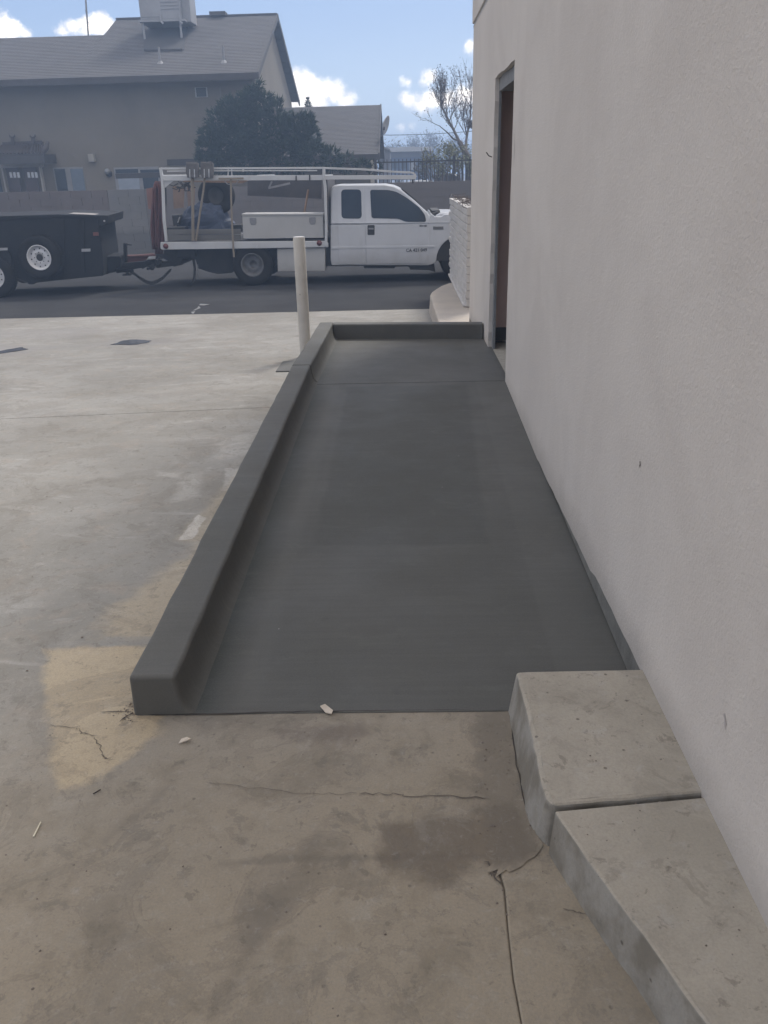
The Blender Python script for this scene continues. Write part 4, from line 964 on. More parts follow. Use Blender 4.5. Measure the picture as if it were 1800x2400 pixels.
# ------------------------------------------------------------------ block fence behind the alley
FY = 25.2
fence = thing('block_fence', (-8, FY, g(25)), 'long brown grey concrete block wall behind the truck, with darker and paler stretches', 'block wall')
M_F1 = stucco_mat('brown_block', (.150, .125, .115), (.125, .105, .097), .5, .6)
M_F2 = stucco_mat('grey_block', (.185, .175, .165), (.155, .148, .14), .5, .6)
M_F3 = stucco_mat('dusky_block', (.165, .147, .138), (.145, .130, .122), .5, .6)
ztop = at(240, 445, FY).z; xs_ = at(258, 500, FY).x; x2_ = at(345, 500, FY).x
def fence_run(x0, x1, m, y=FY):
    rows = 9; hgt = (ztop - g(25)+.02)/rows
    wb = .6
    key = {}
    x = x0; 
    MB().box(x0, x1, y+.02, y+.16, g(25)-.05, ztop-.012).build('mortar', m, fence)
    src = None
    for r_ in range(rows):
        x = x0 - (wb/2 if r_ % 2 else 0)
        while x < x1-.01:
            a = max(x, x0)+.004; b_ = min(x+wb, x1)-.004
            if b_-a > .05:
                L = round(b_-a, 3)
                if L not in key:
                    key[L] = MB().box(0, L, 0, .2, 0, hgt-.008).build('block', m, fence, origin=(0, 0, 0)); o = key[L]
                    o.location = Vector((a, y+jag(.003), g(25)-.02+r_*hgt))-wloc(fence)
                else: link_copy(key[L], fence, (a, y+jag(.003), g(25)-.02+r_*hgt))
            x += wb
fence_run(-12.4, xs_, M_F1); fence_run(xs_+.005, x2_, M_F2)
fence_run(x2_+.005, 2.6, M_F3)
MB().box(-40, -12.45, FY, FY+.2, g(25)-.05, ztop).build('wall_stretch', M_F1, fence); MB().box(2.62, 30, FY, FY+.2, g(25)-.05, ztop).build('wall_stretch', M_F3, fence)
# wrought iron fence above / behind
IY = 27.0
iron = thing('iron_fence', (at(1000, 400, IY).x, IY, g(25)), 'black iron picket fence seen over the block wall below the leaning bare tree', 'fence')
M_IRON = mat('black_iron', (.03, .03, .034), .6, (.05, .045, .045), 6)
xa = at(880, 400, IY).x; zt = at(1000, 378, IY).z; zt2 = at(1000, 371, IY).z
x = xa; B0 = MB().box(-.0125, .0125, -.0125, .0125, 0, zt2-g(25)).build('picket', M_IRON, iron, origin=(0, 0, 0)); first = True
while x < 3.5:
    if first: B0.location = Vector((x, IY, g(25)))-wloc(iron); first = False
    else: link_copy(B0, iron, (x, IY, g(25)))
    x += .118
for z in (zt, g(25)+1.25, g(25)+.2): MB().box(xa, 3.5, IY-.02, IY+.02, z-.02, z+.02).build('rail', M_IRON, iron)
x = xa
while x < 3.5: MB().box(x-.035, x+.035, IY-.035, IY+.035, g(25), zt2+.06).build('post', M_IRON, iron); x += 2.36

# ------------------------------------------------------------------ large house
M_HST = stucco_mat('tan_house_stucco', (.205, .182, .150), (.180, .160, .132), .6, .35)
def shingle_mat():
    m, N, b = newmat('grey_brown_shingles'); P = N.pos()
    q = N.n('ShaderNodeSeparateXYZ'); N.set(q.inputs[0], P); k = N.n('ShaderNodeCombineXYZ'); N.set(k.inputs[0], q.outputs[0]); N.set(k.inputs[1], q.outputs[1])
    br = N.n('ShaderNodeTexBrick'); N.set(br.inputs['Vector'], k.outputs[0]); br.inputs['Scale'].default_value = 1; br.inputs['Brick Width'].default_value = .32; br.inputs['Row Height'].default_value = .145
    br.inputs['Mortar Size'].default_value = .004; br.inputs['Color1'].default_value = (.076, .073, .076, 1); br.inputs['Color2'].default_value = (.060, .058, .060, 1); br.inputs['Mortar'].default_value = (.06, .055, .055, 1)
    c = N.mix(N.m('MULTIPLY', N.ramp(N.noise(P, .5, 6, .65), .35, .7), .45), br.outputs[0], (.092, .088, .090))
    c = N.mix(N.m('MULTIPLY', N.ramp(N.noise(P, 3.5, 4, .7), .5, .75), .3), c, (.095, .09, .088))
    N.set(b.inputs['Base Color'], c); b.inputs['Roughness'].default_value = .9; return m
M_SHIN = shingle_mat()
M_FASCIA = mat('dark_eave_wood', (.065, .06, .06), .85, (.05, .046, .045), 4)
def plane_roof(x0, x1, ya, za, yb, zb, name, parent, m=None, rows=None, xl=None):
    """stepped shingle courses from eave (ya,za) to ridge (yb,zb)"""
    L = math.hypot(yb-ya, zb-za); rows = rows or max(6, int(L/.145)); B = MB()
    for i in range(rows):
        f0, f1 = i/rows, (i+1)/rows
        y0, z0 = ya+(yb-ya)*f0, za+(zb-za)*f0; y1, z1 = ya+(yb-ya)*f1, za+(zb-za)*f1
        k = len(B.v); B.v += [(x0, y0, z0+.012), (x1, y0, z0+.012), (x1, y1, z1+.004), (x0, y1, z1+.004), (x0, y0, z0-.01), (x1, y0, z0-.01)]
        B.f += [(k, k+1, k+2, k+3), (k+4, k+5, k+1, k)]
    B.build(name, m or M_SHIN, parent)
house = thing('large_house', (-12, 34, g(30)), 'large tan stucco two storey house with a grey shingle gable roof behind the block fence', 'house')
HX0, HX1, HY0, HYR = -27.0, -4.25, 29.0, 34.0
s_ = .422; ze = 4.50; zr_ = ze+s_*(HYR-28.3)
xst = at(245, 60, 32.5).x
plane_roof(xst, HX1, 28.3, ze, HYR, zr_, 'roof', house); plane_roof(xst, HX1, 39.7, ze, HYR, zr_, 'roof', house, rows=8)
plow = at(10, 78, 32.2); 
# lower ridge on the left: same slope, ridge nearer
yl = 28.3; 
for _ in range(40):
    yl += .1
    if at(10, 78, yl).z <= ze+s_*(yl-28.3): break
plane_roof(HX0, xst, 28.3, ze, yl, ze+s_*(yl-28.3), 'lower_roof', house); plane_roof(HX0, xst, 2*yl-28.3, ze, yl, ze+s_*(yl-28.3), 'lower_roof', house, rows=8)
# roof side face where it steps up
B = MB(); zy = ze+s_*(yl-28.3); B.add([(xst, yl, zy), (xst, HYR, zr_), (xst, 39.7, ze), (xst, 2*yl-28.3, ze)], [(0, 1, 2, 3)]); B.build('roof_step_wall', M_HST, house, recalc=False)
# walls
B = MB(); B.box(HX0, -4.5, HY0, HY0+.2, g(25)-.2, ze+.1)
B.add([(-4.5, HY0, g(25)-.2), (-4.5, 39.0, g(25)-.2), (-4.5, 39.0, ze-.1), (-4.5, HYR, zr_-.1), (-4.5, HY0, ze-.1+.3)], [(0, 1, 2, 3, 4)])
B.box(HX0, -4.7, 38.8, 39, g(25)-.2, ze)
B.build('wall', M_HST, house)
MB().box(HX0, HX1, 28.28, 28.34, ze-.17, ze+.02).build('fascia', M_FASCIA, house)
MB().box(HX0, HX1-.03, 28.34, HY0, ze-.06, ze-.03).build('soffit', M_FASCIA, house)
for (ya, yb) in ((28.3, HYR), (39.7, HYR)):
    B = MB(); B.prism([(HX1-.02, ya, ze-.16), (HX1-.02, yb, zr_-.16), (HX1-.02, yb, zr_+.03), (HX1-.02, ya, ze+.03)], (.05, 0, 0)); B.build('rake_board', M_FASCIA, house)
p = at(512, 32, HYR); MB().box(p.x-.28, p.x+.28, HYR-.25, HYR+.25, zr_, zr_+.12).build('ridge_vent', M_SHIN, house)
MB().box(xst, HX1, HYR-.1, HYR+.1, zr_-.02, zr_+.035).build('ridge_cap', M_SHIN, house)
for px, py0, py1 in ((376, 118, 148), (525, 120, 146)):
    p = at(px, py1, 29.5); yv = 28.3+(p.z-ze)/s_; p = at(px, py1, 29.6)
    for _ in range(3): yv = 28.3+(p.z-ze)/s_; p = at(px, py1, yv)
    B = MB(); B.tube([p-Vector((0, 0, .1)), p+Vector((0, 0, .45))], .035, 8); B.lathe(p, [(.13, -.04), (.05, .06)], 'Z', 10); B.build('vent_pipe', M_GREYM, house)
def hbox(px0, py0, px1, py1, Y, d, m, nm, parent, bevel=.004):
    a = at(px0, py0, Y); b_ = at(px1, py1, Y); return MB().box(min(a.x, b_.x), max(a.x, b_.x), Y, Y+d, min(a.z, b_.z), max(a.z, b_.z)).build(nm, m, parent, bevel=bevel)
M_WFR = mat('pale_window_frame', (.26, .26, .27), .6, (.22, .22, .22), 6)
M_PANE = mat('bluish_window_pane', (.10, .13, .17), .25, (.15, .18, .22), .8)
M_PANED = mat('dark_window_pane', (.03, .04, .055), .3, (.045, .055, .065), .8, spec=.25)
f = hbox(456, 205, 487, 227.5, HY0-.03, .04, mat('white_jamb', (.42, .42, .43), .6), 'window', house); hbox(459, 206, 484, 226, HY0-.04, .02, M_PANED, 'pane', f)
f = hbox(503, 205, 519, 227, HY0-.03, .04, M_HST, 'window', house); hbox(514.5, 207, 517, 227, HY0-.045, .02, M_WFR, 'frame', f)
f = hbox(123, 393, 203, 452, HY0-.03, .04, M_WFR, 'window', house); hbox(127, 396, 160, 450, HY0-.045, .02, M_PANED, 'pane', f); hbox(164, 396, 201, 450, HY0-.045, .02, M_PANE, 'pane', f)
f = hbox(266, 393, 378, 452, HY0-.03, .04, M_WFR, 'window', house); hbox(270, 397, 324, 405, HY0-.045, .02, M_PANED, 'pane', f); hbox(328, 398, 374, 404, HY0-.045, .02, M_PANED, 'pane', f)
hbox(270, 407, 376, 416, HY0-.05, .03, M_FASCIA, 'shade', f); hbox(276, 417, 329, 444, HY0-.045, .02, mat('pale_window_blind', (.30, .34, .40), .5), 'blind', f); hbox(334, 417, 374, 446, HY0-.045, .02, M_PANED, 'pane', f)
f = hbox(205, 361, 221, 379, HY0-.16, .16, mat('electric_box_tan', (.33, .31, .27), .6), 'utility_box', house, .01)
c = at(252, 402, HY0-.08); l_ = thing('x', c, '', ''); bpy.data.objects.remove(l_)
B = MB(); B.lathe(c, [(0, -.1), (.06, -.09), (.09, -.03), (.09, .02), (.05, .08)], 'Y', 16); lp = B.build('wall_lamp', mat('lamp_opal', (.26, .27, .29), .3), house, smooth=True)
c = at(255, 407, HY0-.05); MB().lathe(c, [(.10, -.02), (.10, .05), (0, .05)], 'Y', 12).build('lamp_base', M_FASCIA, lp)
# tiled canopy with upturned corners over the back door
can = thing('tiled_canopy', at(50, 360, 28.4), 'small dark tiled canopy with two horned ridge finials on the house wall at far left', 'canopy')
M_TILE = mat('dark_clay_tile', (.075, .06, .058), .8, (.05, .045, .045), 5)
CYa, CYb = 28.0, HY0-.001
pe0, pe1 = at(-30, 362, CYa), at(101, 360, CYa); pr0, pr1 = at(9, 339, CYb), at(100, 336, CYb)
n_t = 15
for i in range(n_t):
    f0, f1 = i/n_t, (i+.86)/n_t
    B = MB(); a = pe0.lerp(pe1, f0); b_ = pe0.lerp(pe1, f1); c = pr0.lerp(pr1, f1); d = pr0.lerp(pr1, f0); ctop = (a+b_)/2+Vector((0, 0, .05)); dtop = (c+d)/2+Vector((0, 0, .05))
    B.add([a, ctop, b_, c, dtop, d], [(0, 1, 4, 5), (1, 2, 3, 4), (0, 2, 1)]); B.build('tile', M_TILE, can)
B = MB(); B.add([pe0+Vector((0, .02, -.01)), pe1+Vector((0, .02, -.01)), pr1+Vector((0, 0, -.02)), pr0+Vector((0, 0, -.02))], [(0, 1, 2, 3)])
B.box(pe0.x+.1, pe1.x, CYa+.02, CYa+.10, pe1.z-.28, pe1.z-.01); B.box(pe1.x-.05, pe1.x, CYa+.1, CYb, pe1.z-.28, pe1.z-.01); B.build('eave_beam', M_FASCIA, can)
B = MB(); B.bar(pr0+Vector((0, -.05, .02)), pr1+Vector((0, -.05, .03)), .10, .10); B.build('ridge', M_TILE, can)
B = MB(); B.tube([at(98, 362, CYa+.1), at(104, 352, CYa+.15), at(110, 344, CYa+.25), at(112, 333, CYa+.35)], [.05, .09, .08, .05], 8); B.tube([at(96, 348, CYa+.4), at(101, 340, CYa+.5), at(101, 332, CYa+.5)], [.03, .03, .012], 6); B.build('upturned_corner', M_TILE, can)
for px in (29, 77):
    B = MB(); B.tube([at(px+1, 338, CYb-.1), at(px, 326, CYb-.1), at(px, 321, CYb-.1)], [.075, .055, .065], 8)
    B.tube([at(px, 323, CYb-.1), at(px-6, 320, CYb-.1), at(px-7, 316, CYb-.1)], [.03, .025, .01], 6); B.tube([at(px, 323, CYb-.1), at(px+5, 320, CYb-.1), at(px+5, 315, CYb-.1)], [.03, .025, .01], 6); B.build('finial', M_TILE, can)
bd = thing('back_entry', at(50, 430, 28.5), 'pale framed dark brown double door with small white lit panes under the tiled canopy', 'door')
M_PALEW = mat('pale_entry_plaster', (.36, .34, .32), .85, (.31, .29, .27), 3)
a = at(-25, 378, 28.45); b_ = at(99, 391, 28.45)
hbox(-25, 378, 98, 391, 28.4, .2, M_PALEW, 'lintel', bd); hbox(93, 391, 100, 450, 28.4, .2, M_PALEW, 'jamb', bd); hbox(5, 391, 13, 450, 28.4, .2, M_PALEW, 'jamb', bd)
hbox(-25, 391, 5, 450, 28.55, .05, M_PANED, 'side_panel', bd)
M_BRN = mat('brown_entry_door', (.075, .05, .045), .6, (.055, .04, .04), 3)
m_lit, N_, b_s = newmat('daylit_white_pane'); b_s.inputs['Base Color'].default_value = (.75, .77, .80, 1); b_s.inputs['Roughness'].default_value = .4
for x0, x1, panes in ((13, 51, (21, 30, 39)), (53, 93, (63, 72, 81))):
    dl = hbox(x0, 391.5, x1, 450, 28.55, .05, M_BRN, 'door', bd)
    for q in panes: hbox(q, 403.5, q+8, 416.5, 28.535, .02, m_lit, 'pane', dl)
# cooler on roof
ck = thing('evaporative_cooler', at(385, 60, 31.5), 'big pale evaporative cooler box standing on the house roof near the ridge', 'cooler')
M_COOL = mat('weathered_cooler_metal', (.30, .30, .31), .6, (.24, .24, .25), 1.5)
KY = 31.6
a = at(329, 44, KY); b_ = at(432, 44, KY); zc0 = at(380, 46, KY).z
MB().box(a.x, b_.x-.12, KY, KY+1.3, zc0, zc0+1.25).build('cabinet', M_COOL, ck, bevel=.03)
MB().box(b_.x-.12, b_.x+.16, KY+.3, KY+1.2, zc0-.05, zc0+1.05).build('duct', M_COOL, ck, bevel=.02)
for k in range(9): MB().box(at(378, 40, KY).x, at(424, 40, KY).x, KY-.02, KY+.01, zc0+.30+k*.1, zc0+.36+k*.1).build('louvre', M_COOL, ck)
for k in range(2): B = MB().box(a.x+.03+k*.0, a.x+.72, KY-.015, KY+.01, zc0+.08+.6*k, zc0+.6+.6*k).build('panel', M_COOL, ck, bevel=.01)
for px in (376, 421):
    p = at(px, 36, KY-.05); MB().tube([p, at(px+1, 50, KY-.05), at(px+7, 56, KY-.1)], .03, 6).build('leg', M_COOL, ck)
for x in (a.x+.05, b_.x-.17):
    MB().box(x-.03, x+.03, KY+.05, KY+.11, ze+s_*(KY-28.3)-.05, zc0).build('leg', M_COOL, ck)
MB().box(a.x-.05, b_.x+.02, KY-.05, KY+1.35, zc0-.06, zc0-.0).build('platform', M_COOL, ck)
# darker patch on the roof below it, with a raised lower edge
def onroof(px, py, up=.03): return on_plane(px, py, (0, 28.3, ze+up), (0, -s_, 1))
B = MB(); B.prism([onroof(333, 50), onroof(443, 52), onroof(430, 116), onroof(338, 118)], (0, 0, -.025)); B.build('roof_patch', mat('dark_roof_patch', (.042, .042, .045), .9, (.036, .036, .038), 2), house)
B = MB(); B.bar(onroof(338, 117.5, .05), onroof(428, 116, .05), .06, .04); B.build('patch_edge', M_FASCIA, house)
# antenna
p0 = at(205, 71, yl); an_ = thing('antenna_mast', p0, 'thin antenna mast with a guy wire rising from the lower house ridge at upper left', 'antenna')
MB().tube([p0-Vector((0, 0, .2)), at(198, -40, yl)], .03, 8).build('mast', M_GREYM, an_); MB().tube([at(199, 20, yl), at(203, 40, yl+.2), at(212, 66, yl+.4)], .006, 5).build('guy_wire', M_GREYM, an_)

# single storey extension
ex = thing('low_extension', (-2.5, 31, g(30)), 'low single storey building with a grey shingle roof between the tree and the satellite dish', 'house')
exx = at(887, 246, 34.5).x; zR = at(860, 247, 34.5).z; zE = at(860, 362, 29.0).z; exe = at(893, 365, 29.0).x
plane_roof(-7.5, (exx+exe)/2, 29.0, zE, 34.5, zR, 'roof', ex); plane_roof(-7.5, (exx+exe)/2, 40, zE, 34.5, zR, 'roof', ex, rows=6)
xm = (exx+exe)/2
for ya, yb in ((29.0, 34.5), (40, 34.5)):
    B = MB(); B.prism([(xm-.01, ya, zE-.16), (xm-.01, yb, zR-.16), (xm-.01, yb, zR+.04), (xm-.01, ya, zE+.04)], (.04, 0, 0)); B.build('rake_board', M_FASCIA, ex)
B = MB(); B.box(-7.5, xm-.3, 29.6, 29.8, g(25)-.2, zE+.2); B.add([(xm-.3, 29.6, g(25)-.2), (xm-.3, 39.4, g(25)-.2), (xm-.3, 39.4, zE), (xm-.3, 34.5, zR-.1), (xm-.3, 29.6, zE+.1)], [(0, 1, 2, 3, 4)]); B.build('wall', M_HST, ex)
MB().box(-7.5, xm, 28.97, 29.03, zE-.17, zE+.01).build('fascia', M_FASCIA, ex)
# satellite dish
sdh = thing('satellite_dish', at(894, 310, 30.5), 'grey satellite dish seen edge on at the right end of the low roof', 'satellite dish')
ct = at(898, 291, 30.5); ax = Vector((.93, -.25, -.28)).normalized(); t1 = ax.cross(Vector((0, 1, 0))).normalized(); t2 = ax.cross(t1)
B = MB(); k = 20
for i in range(5):
    r = .30*i/4
    for j in range(k): an = 2*math.pi*j/k; B.v.append(ct+t1*math.cos(an)*r+t2*math.sin(an)*r+ax*(.10*(r/.3)**2))
B.f = [(i*k+j, i*k+(j+1) % k, (i+1)*k+(j+1) % k, (i+1)*k+j) for i in range(4) for j in range(k)]
d_ = B.build('reflector', mat('dish_grey', (.38, .38, .39), .5), sdh, smooth=True, recalc=False); sm_ = d_.modifiers.new('s', 'SOLIDIFY'); sm_.thickness = .015
B = MB(); B.tube([ct, at(900, 304, 30.5), at(899, 313, 30.5), at(893, 320, 30.5)], .018, 6); B.build('mount_arm', M_GREYM, sdh); B = MB(); B.bar(at(894, 301, 30.4), at(902, 301, 30.4), .1, .1); B.build('feed', M_FASCIA, sdh)
# power line
pl = thing('power_line', at(1000, 299, 60), 'thin dark overhead wire crossing the sky right of the satellite dish', 'wire')
a = at(700, 310, 60); b_ = at(1240, 294, 60); MB().tube([a.lerp(b_, i/10)+Vector((0, 0, -.35*math.sin(math.pi*i/10))) for i in range(11)], .022, 5).build('wire', M_BLK, pl)

# far blue building and parked cars
fb = thing('blue_building', at(965, 380, 60), 'low blue grey building with a pale flat roof far behind the iron fence', 'building')
def farbox(px0, py0, px1, py1, Y, d, m, nm, parent): return hbox(px0, py0, px1, py1, Y, d, m, nm, parent, 0)
M_FB = mat('far_blue_wall', (.10, .13, .22), .8, (.08, .11, .18), .3); M_FR = mat('far_pale_roof', (.42, .44, .47), .7)
farbox(912, 353, 1016, 420, 60, 8, M_FB, 'wall', fb); farbox(908, 346, 1014, 353.5, 59.4, 9.2, M_FR, 'roof', fb); farbox(936, 344, 972, 347, 61, 4, M_FR, 'roof_unit', fb)
farbox(914, 353.6, 1014, 367, 59.9, .1, mat('far_greyblue', (.15, .16, .20), .8), 'upper_band', fb)
for q in (918, 940, 985): farbox(q, 381, q+14, 395, 59.9, .1, M_PANED, 'window', fb)
farbox(960, 381, 975, 398, 59.8, .15, mat('far_white', (.35, .37, .40), .6), 'door', fb)
tk = thing('grey_shed', at(903, 370, 45), 'grey blue shed with a rounded roof edge just right of the low house', 'shed')
B = MB(); B.px([(888, 348), (900, 346), (912, 351), (914, 362), (914, 430), (888, 430)], 45, 4); B.build('wall', mat('shed_grey', (.16, .17, .20), .8), tk); 
B = MB(); B.px([(886, 345), (900, 343.5), (913, 348.5), (915, 353), (912, 353), (900, 347.5), (886, 349)], 44.9, 4.2); B.build('roof', mat('shed_roof', (.22, .23, .26), .7), tk)
cr = thing('parked_car', at(985, 428, 31), 'white car roof showing over the block wall behind the iron fence', 'car')
CYc = 30.5
B = MB(); B.px([(948, 436), (952, 430), (962, 425), (985, 422.5), (1008, 423.5), (1020, 427), (1030, 436), (1046, 441), (1052, 475), (925, 475), (928, 444)], CYc, 1.6); cb = B.build('body', M_TRUCK, cr, bevel=.05, seg=3)
B = MB(); B.px([(953, 437), (958, 430.5), (984, 427.5), (984, 437)], CYc-.01, .02); B.px([(987, 437), (987, 427.5), (1006, 428.5), (1021, 437)], CYc-.01, .02); B.build('window', M_GLASS, cr)
for px in (945, 1030): p = at(px, 475, CYc); wheel((p.x, CYc-.02, g(25)+.31), .31, .18, .2, cr, M_STEELG)
c2_ = thing('parked_van', at(1032, 420, 33), 'dark vehicle with bright small trim beside the white car behind the iron fence', 'vehicle')
B = MB(); B.px([(1020, 440), (1022, 414), (1030, 408), (1060, 406), (1075, 412), (1082, 440), (1082, 480), (1015, 480)], 33.5, 1.8); B.build('body', mat('dark_vehicle_paint', (.045, .045, .055), .35), c2_, bevel=.05)
for q in ((1023, 413, 1029, 417), (1032, 415, 1037, 418), (1032, 424, 1037, 430)): hbox(*q, 33.47, .03, M_CHROME, 'trim', c2_)
for px in (1030, 1070): p = at(px, 480, 33.5); wheel((p.x, 33.48, g(25)+.34), .34, .2, .2, c2_, M_STEELG)

# ------------------------------------------------------------------ trees
M_BARK = mat('grey_bark', (.15, .13, .12), .9, (.11, .095, .085), 6)
M_TWIG = mat('twig_bark', (.13, .11, .105), .9, (.10, .085, .08), 4)
def leafmat(name, c, c2):
    m, N, b = newmat(name); P = N.pos(); f = N.ramp(N.noise(P, 2.2, 4, .6), .35, .65)
    wn = N.n('ShaderNodeTexWhiteNoise', noise_dimensions='3D'); N.set(wn.inputs[0], N.vm('FLOOR', N.vm('MULTIPLY', P, (9, 9, 9))))
    cc = N.mix(f, c, c2); cc = N.mix(N.m('MULTIPLY', wn.outputs[0], .35), cc, tuple(x*1.5 for x in c))
    N.set(b.inputs['Base Color'], cc); b.inputs['Roughness'].default_value = .75; b.inputs['Specular IOR Level'].default_value = .2
    b.inputs['Transmission Weight'].default_value = 0; return m
M_PINE = leafmat('dark_pine_needles', (.028, .045, .032), (.042, .062, .040))
M_BUD = leafmat('brown_bud', (.13, .10, .085), (.10, .085, .07))
M_OLIVE = leafmat('olive_leaf', (.15, .16, .10), (.19, .19, .13))
def limb(B, p, d, L, r, depth, tips, spread=.5, up=.15, kids=(2, 3), shr=.72, bend=.12, lim=None):
    n = 4; pts = [Vector(p)]; dd = Vector(d).normalized()
    for i in range(n):
        dd = (dd+Vector((jag(bend), jag(bend), jag(bend)+up*.25))).normalized(); pts.append(pts[-1]+dd*L/n)
    B.tube(pts, [r*(1-.45*i/n) for i in range(n+1)], 5 if r < .03 else 8, caps=False)
    if depth == 0: tips.append((pts[-1], dd)); return
    for k in range(random.randint(*kids)+ (1 if depth > 3 else 0)):
        f = random.uniform(.45, 1.0) if k else 1.0; i = min(n, int(f*n)); base = pts[i]
        a = Vector((jag(1), jag(1), jag(.8))); nd = (dd+a.normalized()*spread+Vector((0, 0, up))).normalized()
        limb(B, base, nd, L*shr*random.uniform(.8, 1.15), max(.0045, r*.50), depth-1, tips, spread, up, kids, shr, bend)
        if depth <= 2: tips.append((pts[random.randint(1, n)], dd))
def leaves(tips, per, size, rad, m, name, parent, thin=1.0):
    B = MB()
    for p, d in tips:
        for _ in range(per):
            q = p+Vector((random.gauss(0, rad), random.gauss(0, rad), random.gauss(0, rad))); a = Vector((jag(1), jag(1), jag(1))).normalized(); b = a.cross(Vector((jag(1), jag(1), jag(1)))).normalized(); s_ = size*random.uniform(.6, 1.3)
            k = len(B.v); B.v += [q-a*s_, q+b*s_*.5*thin, q+a*s_, q-b*s_*.5*thin]; B.f.append((k, k+1, k+2, k+3))
    return B.build(name, m, parent, recalc=False)
# leaning bare tree at the right, behind the iron fence
base = at(1104, 420, 30); base.z = g(25)-.05
lt = thing('leaning_bare_tree', base, 'leaning bare tree with sparse brown buds rising beside the pale building corner', 'tree')
random.seed(21); tips = []; B = MB()
fork = at(1076, 331, 30)
B.tube([base, at(1101, 395, 30), at(1092, 360, 30), fork], [.16, .14, .11, .075], 10)
main = [fork, at(1064, 306, 30), at(1053, 285, 30), at(1045, 268, 30), at(1036, 250, 30)]
B.tube(main, [.048, .040, .034, .028, .020], 8, caps=False)
for i, q in enumerate(main[1:]):
    for s_ in range(4):
        dx = random.uniform(-.75, .45); limb(B, q, (dx, jag(.5), random.uniform(.6, 1)), random.uniform(.34, .52), .016, 3, tips, .42, .22, (2, 3), .74)
limb(B, main[-1], (-.25, 0, 1), .42, .020, 4, tips, .42, .25, (2, 3), .72)
b2 = [at(1090, 355, 30), at(1094, 320, 30.3), at(1100, 290, 30.5), at(1104, 255, 30.6)]
B.tube(b2, [.05, .04, .03, .022], 8, caps=False)
for q in b2[1:]:
    for s_ in range(4): limb(B, q, (random.uniform(-.7, .3), jag(.5), random.uniform(.5, 1)), random.uniform(.38, .58), .016, 3, tips, .42, .22, (2, 3), .74)
b3 = [fork, at(1062, 325, 30), at(1048, 310, 29.8), at(1030, 295, 29.6)]
B.tube(b3, [.035, .026, .02, .014], 6, caps=False); limb(B, b3[-1], (-1, 0, .25), .5, .012, 2, tips, .5, .1)
b4 = [at(1098, 245, 30), at(1080, 252, 30), at(1062, 242, 30), at(1045, 236, 30)]
B.build('trunk', M_BARK, lt)
leaves(tips, 2, .024, .05, M_BUD, 'crown', lt)
tag_nest = None
B = MB(); c = at(1103, 290, 30.4)
for i in range(60): B.tube([c+Vector((jag(.12), jag(.12), jag(.13))), c+Vector((jag(.16), jag(.12), jag(.16)))], .01, 4)
tag(B.build('bird_nest', M_TWIG), 'dark twiggy clump in the leaning tree against the building edge', 'nest')
# shrubs behind the iron fence
random.seed(5)
def bush(name, px, py, Y, sx, sz, m, label, n=900, size=.07, group=None):
    c = at(px, py, Y); base = Vector((c.x, c.y, g(25))); t = thing(name, base, label, 'shrub', group)
    B = MB()
    for i in range(14):
        a = jag(1); B.tube([base, base+Vector((a*sx*.4, jag(.3), (c.z-base.z)*.6)), c+Vector((a*sx, jag(.5), jag(sz*.8)))], [.03, .02, .008], 5)
    B.build('stems', M_TWIG, t)
    tp = []
    for _ in range(n):
        d = Vector((random.gauss(0, 1), random.gauss(0, 1), random.gauss(0, 1))); d = d.normalized()*random.uniform(.3, 1)**.5
        q = c+Vector((d.x*sx, d.y*sx*.7, d.z*sz))
        if noise.noise(q*2.2) > -.12: tp.append((q, d))
    leaves(tp, 2, size, .05, m, 'foliage', t)
bush('olive_shrub', 1040, 372, 29.0, .75, .50, M_OLIVE, 'loose olive green shrub behind the iron fence left of the leaning trunk', 750, .050)
bush('olive_shrub', 1085, 380, 29.6, .45, .55, M_OLIVE, 'olive green shrub behind the iron fence against the building corner', 500, .055)
bush('grey_shrub', 1010, 395, 31.5, .6, .4, leafmat('grey_leaf', (.07, .08, .07), (.09, .09, .08)), 'low grey green shrub behind the iron fence above the parked white car', 500, .05)
# far bare trees
def far_tree(px, py, Y, hh, label, seed):
    random.seed(seed); p = at(px, py, Y); base = Vector((p.x, Y, g(25)-.3)); t = thing('bare_tree', base, label, 'tree', None)
    B = MB(); tips = []; limb(B, base, (0, 0, 1), hh*.34, .16, 5, tips, .62, .12, (2, 3), .72, .1); B.build('trunk', M_TWIG, t)
    leaves(tips, 7, .16, .30, mat('far_twig', (.10, .085, .075), .9), 'crown', t, .30); return t
zt_ = lambda px, py, Y: at(px, py, Y).z-g(25)+.3
far_tree(935, 318, 78, zt_(935, 316, 78)*1.12, 'round topped hazy bare tree far behind the blue building roof', 3)
far_tree(1010, 318, 82, zt_(1010, 312, 82)*1.12, 'hazy bare tree far off, just left of the leaning tree', 11)
far_tree(975, 335, 95, zt_(975, 330, 95)*1.05, 'small faint bare tree between the two taller hazy ones', 15)
far_tree(1060, 330, 88, zt_(1060, 326, 88)*1.1, 'faint bare tree seen through the branches of the leaning tree', 19)
